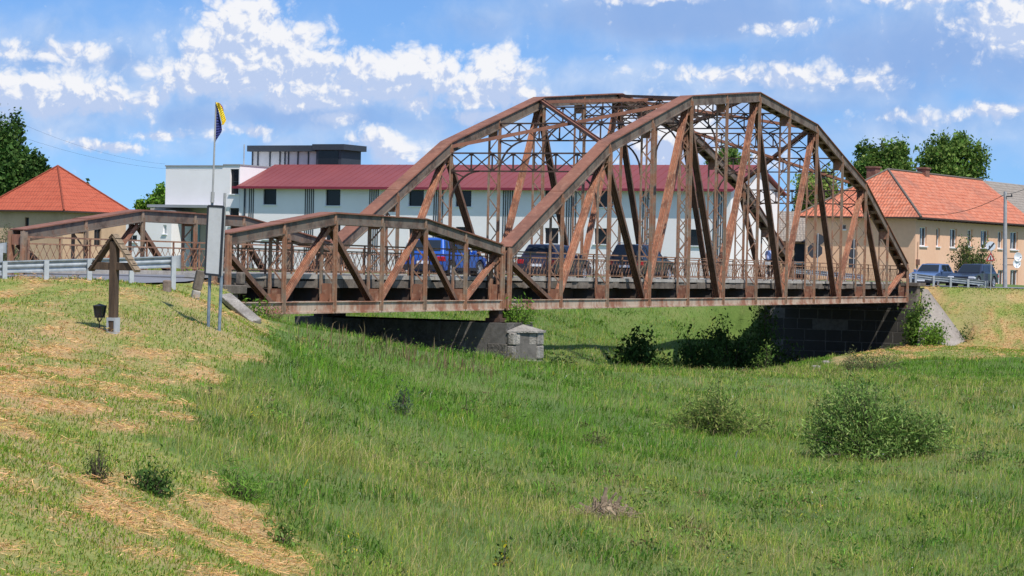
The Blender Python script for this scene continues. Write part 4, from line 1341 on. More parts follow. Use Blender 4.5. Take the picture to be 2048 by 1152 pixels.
mb = MB(); mb.lathe([(0, .02), (.09, .02), (.09, -.02), (0, -.02)], (-.08, 0, .30), 14, 'y'); mb.box(-.10, -.06, .06, .16, .12, .15); mb.box(-.10, -.06, -.16, -.06, .45, .48)
mb.build('pedals', M['plastic'], bike)


def skin_obj(name, verts, edges, radii, mat, parent, sub=2):
    me = bpy.data.meshes.new(name); me.from_pydata(verts, edges, []); me.materials.append(mat)
    o = bpy.data.objects.new(name, me); COL.objects.link(o)
    if parent: o.parent = parent
    md = o.modifiers.new('skin', 'SKIN'); md.use_smooth_shade = True
    sv = me.skin_vertices[0].data
    for i, r in enumerate(radii): sv[i].radius = (r, r) if not isinstance(r, tuple) else r
    sv[0].use_root = True
    s = o.modifiers.new('sub', 'SUBSURF'); s.levels = sub; s.render_levels = sub
    return o


per = empty('person', cp_, HEAD, 'person in a pale blue shirt and dark trousers leaning forward on the bicycle', 'person')
V = [(-.24, 0, 1.02), (-.16, 0, 1.20), (-.04, 0, 1.40), (.03, 0, 1.50), (.07, 0, 1.58), (.10, 0, 1.68), (.12, 0, 1.77)]
RR_ = [.13, .135, .15, .085, .06, .095, .085]
ED = [(0, 1), (1, 2), (2, 3), (3, 4), (4, 5), (5, 6)]
def add(p, r, prev):
    V.append(p); RR_.append(r); ED.append((prev, len(V) - 1)); return len(V) - 1
for s in (-1, 1):
    a = add((.0, s * .18, 1.44), .06, 2); b = add((.10, s * .26, 1.22), .046, a); c = add((.27, s * .28, 1.07), .034, b); d_ = add((.31, s * .28, 1.055), .036, c)
    for j, (dy, ln) in enumerate(((-.030, .055), (-.010, .065), (.010, .062), (.028, .050))):
        e = add((.345, s * .28 + dy, 1.05), .0105, d_); add((.345 + ln * .5, s * .28 + dy, 1.025), .009, e)
    e = add((.315, s * .24, 1.045), .011, d_); add((.335, s * .225, 1.02), .009, e)
    kx, kz, axx, az = (.16, .74, .02, .40) if s > 0 else (.10, .62, -.12, .20)
    a = add((-.20, s * .10, .97), .10, 0); b = add((kx, s * .12, kz), .065, a); c = add((axx, s * .12, az), .042, b); add((axx + .13, s * .12, az - .06), .035, c)
body = skin_obj('body', V, ED, RR_, M['skin'], per)
sv = [(-.24, 0, .99), (-.15, 0, 1.20), (-.03, 0, 1.41), (.03, 0, 1.51)]; sr = [.155, .165, .175, .095]; se = [(0, 1), (1, 2), (2, 3)]
for s in (-1, 1):
    sv += [(.0, s * .19, 1.44), (.09, s * .255, 1.24)]; sr += [.082, .07]; n = len(sv); se += [(2, n - 2), (n - 2, n - 1)]
skin_obj('shirt', sv, se, sr, M['shirt'], per)
tv = [(-.24, 0, 1.0)]; tr_ = [.15]; te = []
for s in (-1, 1):
    kx, kz, axx, az = (.16, .74, .02, .40) if s > 0 else (.10, .62, -.12, .20)
    tv += [(-.20, s * .10, .97), (kx, s * .12, kz), (axx + .01, s * .12, az + .03)]; tr_ += [.118, .082, .062]; n = len(tv); te += [(0, n - 3), (n - 3, n - 2), (n - 2, n - 1)]
skin_obj('trousers', tv, te, tr_, M['trousers'], per)
skin_obj('hair', [(.085, 0, 1.74), (.075, 0, 1.80), (.10, 0, 1.83)], [(0, 1), (1, 2)], [.098, .095, .07], M['hair'], per)
mb = MB()
for s in (-1, 1): mb.lathe([(0, -.012), (.025, -.006), (.03, .006), (0, .014)], (.10, s * .098, 1.69), 8, 'y')
mb.build('ears', M['skin'], per, smooth=True)
mb = MB(); mb.hexa([(.185, -.014, 1.665), (.185, .014, 1.665), (.215, .012, 1.668), (.215, -.012, 1.668), (.185, -.008, 1.715), (.185, .008, 1.715), (.192, .006, 1.715), (.192, -.006, 1.715)])
mb.build('nose', M['skin'], per)
mb = MB()
for s in (-1, 1): mb.lathe([(0, -.012), (.012, 0), (0, .012)], (.188, s * .034, 1.715), 8, 'y')
mb.box(.187, .196, -.025, .025, 1.632, 1.642)
mb.build('face_features', M['hair'], per)
mb = MB(); mb.box(-.72, -.38, -.16, .16, .765, .95)
o = mb.build('saddle_bag', plain('pale_grey_bag', (0.42, 0.41, 0.40), 0.8), bevel=.03)
o.matrix_world = Matrix.Translation(cp_) @ Matrix.Rotation(HEAD, 4, 'Z')
tag(o, 'pale grey bag on the rack of the bicycle', 'bag')


# ------------------------------------------------------------------ buildings
class Frame:
    def __init__(s, O, ang):
        s.O = O; s.ang = ang; s.A = Vector((math.cos(ang), math.sin(ang))); s.B = Vector((-math.sin(ang), math.cos(ang)))

    def hit(s, px, py, front=None, side=None):
        """local coordinates where a sight line meets the plane y=front or x=side"""
        d = at(px, py, 1.0)
        D = Vector((d.x, 1.0))
        dl = (D.dot(s.A), D.dot(s.B)); ol = (-(s.O.x * s.A.x + s.O.y * s.A.y), -(s.O.x * s.B.x + s.O.y * s.B.y))
        k = (front - ol[1]) / dl[1] if front is not None else (side - ol[0]) / dl[0]
        return Vector((ol[0] + dl[0] * k, ol[1] + dl[1] * k, d.z * k - s.O.z))


def wall(mb, O, A, N, L, z0, z1, ops, dep=.18):
    O, A, N = Vector(O), Vector(A), Vector(N)
    xs = sorted({0, L} | {o[0] for o in ops} | {o[1] for o in ops}); zs = sorted({z0, z1} | {o[2] for o in ops} | {o[3] for o in ops})
    P = lambda a, z, d=0: O + A * a - N * d + Vector((0, 0, z))
    for a, b in zip(xs, xs[1:]):
        for c, d in zip(zs, zs[1:]):
            m = ((a + b) / 2, (c + d) / 2)
            if any(o[0] < m[0] < o[1] and o[2] < m[1] < o[3] for o in ops): continue
            mb.face([P(a, c), P(b, c), P(b, d), P(a, d)])
    for a, b, c, d in ops:
        mb.face([P(a, c), P(a, d), P(a, d, dep), P(a, c, dep)]); mb.face([P(b, c), P(b, c, dep), P(b, d, dep), P(b, d)])
        mb.face([P(a, c), P(a, c, dep), P(b, c, dep), P(b, c)]); mb.face([P(a, d), P(b, d), P(b, d, dep), P(a, d, dep)])
        mb.face([P(a, c, dep), P(a, d, dep), P(b, d, dep), P(b, c, dep)])


def window(parent, O, A, N, o, dep, fm, gm, sill=True, mull=1, bars=0, fw=.06, name='window'):
    O, A, N = Vector(O), Vector(A), Vector(N); a, b, c, d = o
    P = lambda x, z, q: O + A * x + N * q + Vector((0, 0, z))
    mb = MB()
    def bx(x0, x1, z0, z1, q0, q1): mb.hexa([P(x0, z0, q0), P(x1, z0, q0), P(x1, z0, q1), P(x0, z0, q1), P(x0, z1, q0), P(x1, z1, q0), P(x1, z1, q1), P(x0, z1, q1)])
    q0, q1 = -dep + .012, -dep + .07
    bx(a + .004, a + fw, c + .004, d - .004, q0, q1); bx(b - fw, b - .004, c + .004, d - .004, q0, q1)
    bx(a + fw, b - fw, c + .004, c + fw, q0, q1); bx(a + fw, b - fw, d - fw, d - .004, q0, q1)
    for k in range(1, mull + 1):
        x = a + (b - a) * k / (mull + 1); bx(x - fw * .55, x + fw * .55, c + fw, d - fw, q0, q1 - .005)
    for k in range(1, bars + 1):
        z = c + (d - c) * k / (bars + 1); bx(a + fw, b - fw, z - .018, z + .018, q0, q1 - .012)
    w = mb.build(name, fm, parent)
    mb = MB(); bx(a + .01, b - .01, c + .01, d - .01, -dep + .006, -dep + .03)
    mb.build('pane', gm, w)
    if sill:
        mb = MB(); bx(a - .08, b + .08, c - .07, c - .005, -.02, .10)
        mb.build('sill', M['white_trim'], w)
    return w


# white commercial building -------------------------------------------------
pL = at(480, 371, 178.0); pR = at(1462, 376, 160.0)
GZ = -1.3
ang = math.atan2(pR.y - pL.y, pR.x - pL.x)
WB = Frame(Vector((pL.x, pL.y, GZ)), ang)
LB = math.hypot(pR.x - pL.x, pR.y - pL.y); EAVE = (pL.z + pR.z) / 2 - GZ
wb = empty('white_building', WB.O, ang, 'long white two-storey building with dark red sheet roof, stands behind the bridge', 'building')
ops = []
for (x0, x1, y0, y1) in [(526, 553, 378, 409), (651, 681, 379, 411), (817, 848, 380, 412), (911, 943, 381, 413), (1089, 1119, 381, 413), (1196, 1226, 382, 414), (1377, 1408, 384, 416),
                         (526, 553, 448, 478), (651, 681, 450, 481), (817, 848, 453, 484), (911, 943, 454, 485), (1089, 1117, 456, 487), (1188, 1217, 457, 488), (1376, 1405, 459, 491)]:
    a = WB.hit(x0, y1, front=0); b = WB.hit(x1, y0, front=0)
    ops.append((a.x, b.x, a.z, b.z))
mb = MB()
wall(mb, (0, 0, 0), (1, 0, 0), (0, -1, 0), LB, 0, EAVE - .02, ops, .2)
DB = 9.4
RZ = WB.hit(1507, 334, side=LB).z + .05
mb.face([(LB, 0, 0), (LB, DB, 0), (LB, DB, EAVE - .02), (LB, DB / 2, RZ - .12), (LB, 0, EAVE - .02)])
mb.face([(0, DB, 0), (0, DB, EAVE - .02), (LB, DB, EAVE - .02), (LB, DB, 0)])
mb.face([(0, 0, 0), (0, 0, EAVE), (0, DB / 2, RZ - .12), (0, DB, EAVE), (0, DB, 0)])
wl = mb.build('wall', M['white_wall'], wb, recalc=False)
for o in ops: window(wb, (0, 0, 0), (1, 0, 0), (0, -1, 0), o, .2, M['charcoal'], M['black'], sill=True, mull=0, bars=0, fw=.05)
mb = MB()
oh = .58; sl = (RZ - EAVE) / (DB / 2)
for s in (0, 1):
    y0, y1 = (-oh, DB / 2) if s == 0 else (DB + oh, DB / 2)
    za = EAVE - sl * oh
    mb.hexa([(-.25 if s else .03, y0, za), (LB + .35, y0, za), (LB + .35, y1, RZ), (.03, y1, RZ), (.03, y0, za + .12), (LB + .35, y0, za + .12), (LB + .35, y1, RZ + .12), (.03, y1, RZ + .12)])
# standing seams
x = .6
while x < LB:
    mb.bar((x, -oh, EAVE - sl * oh + .125), (x, DB / 2 - .02, RZ + .125), .03, .02, (1, 0, 0)); x += .62
rf = mb.build('roof', M['red_sheet'], wb)
mb = MB()
mb.box(-.30, LB + .36, -oh - .06, -oh - .005, EAVE - sl * oh - .05, EAVE - sl * oh + .13)
mb.bar((LB + .37, -oh, EAVE - sl * oh + .06), (LB + .37, DB / 2, RZ + .06), .03, .13, (1, 0, 0))
mb.build('eaves_fascia', M['fascia_red'], rf)
for px, k in ((503, 3), (619, 5), (748, 5), (877, 5), (1016, 5), (1143, 5), (1296, 5), (1438, 5)):
    c = WB.hit(px, 400, front=0).x; mb = MB()
    for i in range(k):
        x = c + (i - (k - 1) / 2) * .175
        mb.box(x - .04, x + .04, -.035, .01, .05, EAVE - .06)
    mb.build('facade_strips', M['stripe'], wb)
c = WB.hit(491, 400, front=0).x
mb = MB(); mb.tube([(c, -.12, .1), (c, -.12, EAVE - .3), (c, -.25, EAVE - .12)], .07, 8)
mb.build('downpipe', M['charcoal'], wb)

# flat-roofed wing, its ground floor and the penthouse
wg = empty('white_wing', WB.O, ang, 'flat-roofed white annex joined to the left end of the red-roofed building', 'building')
xa = WB.hit(331, 371, front=-.05).x; xs = WB.hit(446, 371, front=-.05).x; xo = WB.hit(452, 400, front=-.05).x
zt = WB.hit(331, 333, front=-.05).z; zt2 = WB.hit(470, 331, front=-.05).z; zo = WB.hit(380, 410, front=-.05).z
a = WB.hit(460, 388, front=-.05); b = WB.hit(478, 338, front=-.05); wo1 = (a.x - xo, b.x - xo, a.z, b.z)
a = WB.hit(458, 452, front=-.05); b = WB.hit(478, 416, front=-.05); wo2 = (a.x - xo, b.x - xo, a.z, b.z)
mb = MB()
wall(mb, (xo, -.05, 0), (1, 0, 0), (0, -1, 0), -xo, 0, zt2, [wo1, wo2], .25)
mb.box(xa, xs, -.05, 10, zo, zt)
mb.box(xs, xo - .002, -.051, 10, zo, zt2)
mb.face([(0, -.05, 0), (0, 10, 0), (0, 10, zt2), (0, -.05, zt2)]); mb.face([(xo, -.05, zt2), (0, -.05, zt2), (0, 10, zt2), (xo, 10, zt2)])
mb.face([(xo, -.05, 0), (xo, -.05, zo), (xo, 10, zo), (xo, 10, 0)])
mb.build('wall', M['white_wall'], wg, recalc=False)
for o in (wo1, wo2): window(wg, (xo, -.05, 0), (1, 0, 0), (0, -1, 0), o, .25, M['charcoal'], M['black'], mull=0, bars=1, fw=.05, sill=True)
mb = MB()
mb.box(xa - .05, xs, -.11, -.0, zt, zt + .10); mb.box(xs + .002, .05, -.11, .0, zt2, zt2 + .10); mb.box(xa - .05, xa + .1, .002, 10, zt, zt + .1); mb.box(-.1, .05, .003, 10, zt2, zt2 + .1)
mb.build('parapet_cap', M['parapet'], wg)
mb = MB(); c0 = WB.hit(294, 411, front=-1.2).x
mb.box(c0, xo - .01, -1.2, 6, zo - .22, zo - .012)
mb.build('canopy', M['parapet'], wg)
mb = MB()
y = 1.2; g0 = WB.hit(343, 460, front=y); g1 = WB.hit(400, 484, front=y); gtop = WB.hit(343, 428, front=y).z
wall(mb, (WB.hit(300, 450, front=y).x, y, 0), (1, 0, 0), (0, -1, 0), xo - .02 - WB.hit(300, 450, front=y).x, 0, zo - .23, [(g0.x - WB.hit(300, 450, front=y).x, g1.x - WB.hit(300, 450, front=y).x, .05, gtop)], .15)
mb.build('recessed_wall', M['taupe'], wg, recalc=False)
window(wg, (0, y, 0), (1, 0, 0), (0, -1, 0), (g0.x, g1.x, .05, gtop), .15, M['black'], M['glass_cyan'], sill=False, mull=4, fw=.10, name='glazed_door')

an = empty('white_annex', WB.O, ang, 'low white single-storey building between the ochre house and the glazed entrance', 'building')
y = -1.6; x0 = WB.hit(212, 450, front=y).x; x1 = WB.hit(343, 450, front=y).x; zh = WB.hit(250, 424, front=y).z
opl = []
for (a0, a1, b0, b1) in ((223, 235, 450, 462), (262, 274, 470, 484), (326, 333, 450, 468)):
    a = WB.hit(a0, b1, front=y); b = WB.hit(a1, b0, front=y); opl.append((a.x - x0, b.x - x0, a.z, b.z))
mb = MB(); wall(mb, (x0, y, 0), (1, 0, 0), (0, -1, 0), x1 - x0, 0, zh, opl, .15)
mb.face([(x1, y, 0), (x1, y + 2.6, 0), (x1, y + 2.6, zh), (x1, y, zh)]); mb.face([(x0, y, zh), (x1, y, zh), (x1, y + 6, zh), (x0, y + 6, zh)]); mb.face([(x0, y, 0), (x0, y, zh), (x0, y + 6, zh), (x0, y + 6, 0)])
mb.build('wall', M['white_wall'], an, recalc=False)
for o, gmt in zip(opl, (M['panel_grey'], M['black'], M['panel_grey'])): window(an, (x0, y, 0), (1, 0, 0), (0, -1, 0), o, .15, M['white_trim'], gmt, mull=0)
mb = MB(); mb.box(x0 - .2, x1 + .02, y - .25, y + 6.2, zh + .004, zh + .16)
mb.build('roof_slab', M['parapet'], an)

ph = empty('roof_penthouse', WB.O, ang, 'dark grey penthouse with pale panels standing on the roof of the white building', 'roof structure')
yf = 6.0
hx = lambda px, py: WB.hit(px, py, front=yf)
xl, xm, xr = hx(500, 300).x, hx(633, 300).x, hx(683, 300).x
ztop = hx(570, 303).z; zf1 = hx(570, 291).z; zr0 = hx(660, 300).z; zr1 = hx(660, 288.5).z; zbase = RZ - 1.2
dside = WB.hit(722, 310, side=xr).y - yf
mb = MB(); mb.box(xl, xm - .01, yf + .25, yf + 3.2, zbase, ztop)
core = mb.build('panel_wall', M['panel_grey'], ph)
mb = MB()
for px in (502, 513, 537, 557, 567, 574, 593, 614, 631):
    x = hx(px, 310).x; mb.box(x - .05, x + .05, yf + .18, yf + .245, zbase, ztop - .004)
mb.build('panel_frame', M['charcoal'], core)
mb = MB(); mb.box(xl - .15, xm - .02, yf - .2, yf + 3.4, ztop, zf1)
mb.build('flat_roof', M['charcoal'], ph)
mb = MB(); mb.box(xm, xr, yf, yf + dside, zbase, zr0)
mb.build('stair_tower', M['charcoal'], ph)
mb = MB(); mb.box(xm - .25, xr + .35, yf - .25, yf + dside + .25, zr0 + .004, zr1)
mb.build('tower_roof', M['charcoal'], ph)
mb = MB()
a = hx(637, 333); b = hx(677, 302); mb.box(a.x, b.x, yf - .03, yf - .004, zbase, b.z)
mb.build('dark_opening', M['black'], ph)
p0 = WB.hit(487.5, 333, front=2.5); p1 = WB.hit(488.5, 289, front=2.5)
mb = MB(); mb.tube([(p0.x, 2.5, zt2), (p1.x, 2.5, p1.z)], .045, 6)
o = mb.build('roof_mast', M['grey_pole'])
o.location = WB.O; o.rotation_euler = (0, 0, ang); tag(o, 'thin bare mast on the flat roof of the white annex', 'mast')


# tiled houses ---------------------------------------------------------------
def roof_face(mb, pts, e0, e1, th=.10):
    """sloped roof plane with tile UVs: u along the eave e0->e1, v up the slope"""
    pts = [Vector(p) for p in pts]; ux = (Vector(e1) - Vector(e0)).normalized()
    n = (pts[1] - pts[0]).cross(pts[2] - pts[0]).normalized()
    if n.z < 0: pts = pts[::-1]; n = -n
    vy = n.cross(ux)
    if vy.z < 0: vy = -vy
    o = Vector(e0)
    mb.face(pts, [((p - o).dot(ux), (p - o).dot(vy)) for p in pts], 0)
    lo = [p - Vector((0, 0, th)) for p in pts]
    mb.face(lo[::-1], None, 1)
    k = len(pts)
    for i in range(k):
        j = (i + 1) % k
        mb.face([pts[i], lo[i], lo[j], pts[j]], None, 0 if False else 1)


def ridge_caps(parent, segs, mat, r=.11):
    mb = MB()
    for a, b in segs:
        a, b = Vector(a), Vector(b); n = max(1, int((b - a).length / .38))
        for k in range(n):
            p = a + (b - a) * (k / n); q = a + (b - a) * ((k + 1.06) / n)
            mb.tube([p, q], [r, r * .86], 7)
    mb.build('ridge_tiles', mat, parent)


# left ochre house with pyramid roof
lc = at(128, 421, 140.0); LH = Frame(Vector((lc.x, lc.y, -1.25)), R(61))
lh = empty('tiled_house', LH.O, LH.ang, 'ochre house with plain red pyramid roof at the far left', 'house', 'tiled houses')
SA = 6.6
E_ = lc.z + 1.25; AP = at(113, 331, 143.4).z + 1.25
mb = MB()
cn = [(0, 0), (SA, 0), (SA, SA), (0, SA)]
ce = (SA / 2, SA / 2, AP)
for i in range(4):
    a, b = cn[i], cn[(i + 1) % 4]
    roof_face(mb, [(a[0], a[1], E_), (b[0], b[1], E_), ce], (a[0], a[1], E_), (b[0], b[1], E_))
rf = mb.build('roof', [M['tile_red'], M['soffit']], lh, recalc=False)
ridge_caps(rf, [((c[0], c[1], E_ + .03), (ce[0], ce[1], AP + .03)) for c in cn], M['tile_red'], .06)
ins = .32; WL_ = SA - 2 * ins
def lhop(face, x0, x1, y0, y1):
    if face == 'r': a = LH.hit(x0, y1, front=ins); b = LH.hit(x1, y0, front=ins); return (a.x - ins, b.x - ins, a.z, b.z)
    a = LH.hit(x0, y1, side=ins); b = LH.hit(x1, y0, side=ins); return (WL_ - (a.y - ins), WL_ - (b.y - ins), a.z, b.z)
opr = [lhop('r', 188, 203, 457, 492), lhop('r', 147, 161, 436, 446)]
opf = [lhop('l', 49, 58, 435, 472)]
mb = MB()
wall(mb, (ins, ins, 0), (1, 0, 0), (0, -1, 0), WL_, 0, E_ - .06, opr)
wall(mb, (ins, SA - ins, 0), (0, -1, 0), (-1, 0, 0), WL_, 0, E_ - .06, opf)
mb.face([(SA - ins, ins, 0), (SA - ins, SA - ins, 0), (SA - ins, SA - ins, E_ - .06), (SA - ins, ins, E_ - .06)])
mb.build('wall', M['beige'], lh, recalc=False)
window(lh, (ins, ins, 0), (1, 0, 0), (0, -1, 0), opr[0], .18, M['soffit'], M['glass_dark'], sill=False, name='door')
window(lh, (ins, ins, 0), (1, 0, 0), (0, -1, 0), opr[1], .18, M['soffit'], M['glass_dark'], sill=False, mull=0)
window(lh, (ins, SA - ins, 0), (0, -1, 0), (-1, 0, 0), opf[0], .18, M['soffit'], M['glass_dark'], sill=False, mull=0)

# right long house with orange tiles; grey-tiled neighbour shares the ridge
rc = at(1832, 431, 165.0); RG = -1.45; RH = Frame(Vector((rc.x, rc.y, RG)), math.atan2(.859, .512))
rh = empty('tiled_house', RH.O, RH.ang, 'long peach house with patchy orange tiled roof and white-silled windows at right', 'house', 'tiled houses')
E_ = rc.z - RG + .18; W2 = 8.3; oh = .62; LO = 25.0; XH = 5.0
RZr = at(1776, 339, 171.4).z - RG
mb = MB()
ez = E_ - .30
F = [(-oh, -oh, ez), (LO, -oh, ez), (LO, W2 / 2, RZr), (XH, W2 / 2, RZr)]
roof_face(mb, F, F[0], F[1])
roof_face(mb, [(-oh, W2 + oh, ez), (-oh, -oh, ez), (XH, W2 / 2, RZr)], (-oh, W2 + oh, ez), (-oh, -oh, ez))
roof_face(mb, [(LO, W2 + oh, ez), (-oh, W2 + oh, ez), (XH, W2 / 2, RZr), (LO, W2 / 2, RZr)], (LO, W2 + oh, ez), (-oh, W2 + oh, ez))
rf = mb.build('roof', [M['tile_orange'], M['soffit']], rh, recalc=False)
ridge_caps(rf, [((-oh, -oh, ez + .03), (XH, W2 / 2, RZr + .03)), ((-oh, W2 + oh, ez + .03), (XH, W2 / 2, RZr + .03)), ((XH, W2 / 2, RZr + .03), (LO, W2 / 2, RZr + .03))], M['tile_grey'], .085)
x = 0.3
while x < LO - .2:
    mb = MB(); mb.box(x - .05, x + .05, -oh + .03, 0, ez - .2 + .02, ez - .101); x += .8
    mb.build('rafter_end', M['soffit'], rf)
mb = MB(); mb.box(-oh + .05, LO, -oh + .05, -.0, ez - .10 + .0, ez - .09); mb.box(-oh + .05, -.0, .0, W2, ez - .10, ez - .09)
mb.build('soffit', M['soffit'], rf)
ops = []
for (x0, x1, y0, y1) in [(1839, 1854, 454.5, 492), (1872, 1880, 456.5, 493), (1899.5, 1914, 458, 494.5), (1934.5, 1945, 459.5, 493), (1961, 1977, 461, 495.5), (1995, 2005, 463, 497), (2020, 2036, 464, 499),
                         (1995, 2008, 540, 574), (2020, 2036, 540, 575)]:
    a = RH.hit(x0, y1, front=0); b = RH.hit(x1, y0, front=0); ops.append((a.x, b.x, max(a.z, .05), b.z))
so = []
a = RH.hit(1692, 457, side=0); b = RH.hit(1684, 448, side=0)
mb = MB()
wall(mb, (0, 0, 0), (1, 0, 0), (0, -1, 0), LO, 0, ez - .08, ops, .2)
s0, s1 = W2 - RH.hit(1684, 450, side=0).y, W2 - RH.hit(1692, 450, side=0).y
sop = (s0, s1, RH.hit(1688, 459, side=0).z, RH.hit(1688, 449, side=0).z)
wall(mb, (0, W2, 0), (0, -1, 0), (-1, 0, 0), W2, 0, ez - .08, [sop], .15)
mb.face([(LO, 0, 0), (LO, W2, 0), (LO, W2, ez), (LO, W2 / 2, RZr - .2), (LO, 0, ez)]); mb.face([(0, W2, 0), (0, W2, ez), (LO, W2, ez), (LO, W2, 0)])
mb.build('wall', M['peach'], rh, recalc=False)
for o in ops: window(rh, (0, 0, 0), (1, 0, 0), (0, -1, 0), o, .2, M['white_trim'], M['glass_dark'], sill=o[2] > 1.5, mull=1 if o[1] - o[0] > .9 else 0, fw=.07)
window(rh, (0, W2, 0), (0, -1, 0), (-1, 0, 0), sop, .15, M['white_trim'], M['glass_dark'], mull=0, fw=.04)
for (px, py, w, h, x_l, y_l) in ((1747, 333, .95, 1.8, 5.2, 6.2), (1847, 335, .8, .7, 12.5, W2 / 2)):
    mb = MB(); zt_ = RH.hit(px, py, front=y_l).z; xx = RH.hit(px, py, front=y_l).x
    mb.box(xx - w / 2, xx + w / 2, y_l - .35, y_l + .35, RZr - 2.0, zt_ - .12)
    mb.box(xx - w / 2 - .08, xx + w / 2 + .08, y_l - .43, y_l + .43, zt_ - .12 + .004, zt_)
    mb.build('chimney', M['brick'], rf)
mb = MB(); c = RH.hit(1833, 500, front=-.06)
mb.tube([(.35, -.06, 1.2), (.35, -.06, c.z + .6)], .02, 6); mb.box(.15, .6, -.14, -.004, c.z - 1.05, c.z - .65)
mb.build('meter_box', M['brick'], rh)

nh = empty('tiled_house', RH.O, RH.ang, 'grey-tiled house end continuing behind the orange roof at the right edge', 'house', 'tiled houses')
mb = MB(); LG = 44.0
F = [(LO + .003, -oh, ez), (LG, -oh, ez), (LG, W2 / 2, RZr), (LO + .003, W2 / 2, RZr)]
roof_face(mb, F, F[0], F[1])
roof_face(mb, [(LG, W2 + oh, ez), (LO + .003, W2 + oh, ez), (LO + .003, W2 / 2, RZr), (LG, W2 / 2, RZr)], (LG, W2 + oh, ez), (LO, W2 + oh, ez))
mb.build('roof', [M['tile_grey'], M['soffit']], nh, recalc=False)
mb = MB(); wall(mb, (LO + .004, .1, 0), (1, 0, 0), (0, -1, 0), LG - LO, 0, ez - .08, [], .2)
mb.face([(LG, .1, 0), (LG, W2, 0), (LG, W2, ez), (LG, W2 / 2, RZr - .2), (LG, .1, ez)])
mb.build('wall', M['beige'], nh, recalc=False)

# garage with grey-brown tiles between the white building and the peach house
gc0 = at(1562, 482, 173.0); GF = Frame(Vector((gc0.x, gc0.y, -1.35)), R(-4))
gr = empty('garage', GF.O, GF.ang, 'low garage with grey-brown tiled roof and navy door between the white and peach houses', 'garage')
ge = gc0.z + 1.35; x1 = GF.hit(1668, 480, front=0).x; gt = GF.hit(1600, 423, front=4.0).z
mb = MB(); roof_face(mb, [(-.3, -.3, ge), (x1, -.3, ge), (x1, 4.0, gt), (-.3, 4.0, gt)], (-.3, -.3, ge), (x1, -.3, ge))
roof_face(mb, [(x1, 8.3, ge), (-.3, 8.3, ge), (-.3, 4.0, gt), (x1, 4.0, gt)], (x1, 8.3, ge), (-.3, 8.3, ge))
mb.build('roof', [M['tile_grey'], M['soffit']], gr, recalc=False)
a = GF.hit(1588, 524, front=0); b = GF.hit(1612, 488, front=0); o1 = (a.x, b.x, .02, b.z)
mb = MB(); wall(mb, (0, 0, 0), (1, 0, 0), (0, -1, 0), x1 - .1, 0, ge - .05, [o1], .2)
mb.face([(0, 0, 0), (0, 0, ge - .05), (0, 4, gt - .15), (0, 8, ge - .05), (0, 8, 0)])
mb.build('wall', M['beige'], gr, recalc=False)
mb = MB(); mb.box(a.x + .01, b.x - .01, .10, .16, .03, b.z - .01)
for k in range(1, 6): mb.box(a.x + .02, b.x - .02, .085, .10, b.z * k / 6 - .015, b.z * k / 6 + .015)
mb.build('garage_door', M['blue_door'], gr)
mb = MB(); a2 = GF.hit(1586, 526, front=-.1); b2 = GF.hit(1622, 523, front=-.1); mb.box(a2.x, b2.x, -.25, -.06, a2.z - .1, b2.z)
mb.build('door_sill', M['white_trim'], gr)


# ------------------------------------------------------------------ signs, pole, dishes, wires
def disc(mb, c, r, n=24, th=.03, ny=(0, 1, 0), sides=None):
    c = Vector(c); ny = Vector(ny).normalized(); e1 = Vector((0, 0, 1)).cross(ny).normalized(); e2 = Vector((0, 0, 1))
    s = sides or n
    pts = [c + e1 * (r * math.cos(2 * math.pi * (k + .5) / s)) + e2 * (r * math.sin(2 * math.pi * (k + .5) / s)) for k in range(s)]
    mb.extrude(pts, ny * th)

def sign_post(label, px, ybase, ytop, Y, plates, cat='road sign', pole_top=None):
    b = at(px, ybase, Y); gz = TZ(b.x, b.y); t = at(px + 2, ytop, Y)
    root = empty('road_sign', (b.x, b.y, gz), 0, label, cat, 'road signs near the bridge end')
    mb = MB(); mb.tube([(0, 0, -.2), (t.x - b.x, 0, t.z - gz)], .035, 8)
    mb.build('pole', M['grey_pole'], root, smooth=True)
    k = Y / F_PX
    for (nm, x, y, r, sides, mat, dy) in plates:
        c = at(x, y, Y) - Vector((b.x, b.y, gz))
        mb = MB()
        if sides == 4:
            mb.box(c.x - r[0] * k, c.x + r[0] * k, dy, dy + .02, c.z - r[1] * k, c.z + r[1] * k)
        else: disc(mb, (c.x, dy, c.z), r * k, th=.02, sides=sides)
        mb.build(nm, mat, root)
    return root, k, Vector((b.x, b.y, gz))

sign_post('dark backs of a round plate over an octagonal plate on one pole', 1634, 558, 466, 147, [('round_plate', 1638, 479, 11, 24, M['sign_dark'], .04), ('octagon_plate', 1630, 501, 16, 8, M['sign_dark'], .04)])
sign_post('dark backs of two round plates over a square plate on one pole', 1706, 560, 478, 146, [('round_plate', 1707, 488, 9, 24, M['sign_dark'], .04), ('round_plate', 1706, 507, 9.5, 24, M['sign_dark'], .04), ('square_plate', 1705, 527, (7.5, 10), 4, M['sign_dark'], .04)])
Y = 144.5
rt, k, o = sign_post('pale round sign with black diagonal above a red-edged triangle, beside the navy car', 1981, 580, 484, Y, [('round_plate', 1981.5, 492, 9.2, 28, M['sign_face'], -.055)])
q = lambda x, y: at(x, y, Y) - o
mb = MB(); a, b = q(1976, 500), q(1988, 486); mb.bar((a.x, -.065, a.z), (b.x, -.065, b.z), .09, .012, (.7, 0, .7))
mb.build('diagonal_band', M['plastic'], rt)
for dx in (-3, 2.2):
    mb = MB(); c = q(1981.5 + dx, 492.5 + (1 if dx < 0 else -1)); mb.box(c.x - .045, c.x + .045, -.062, -.057, c.z - .05, c.z + .05); mb.box(c.x - .025, c.x + .025, -.062, -.057, c.z - .09, c.z + .09)
    mb.build('grey_mark', M['parapet'], rt)
c = [q(1971, 523), q(1990, 521), q(1981, 504)]
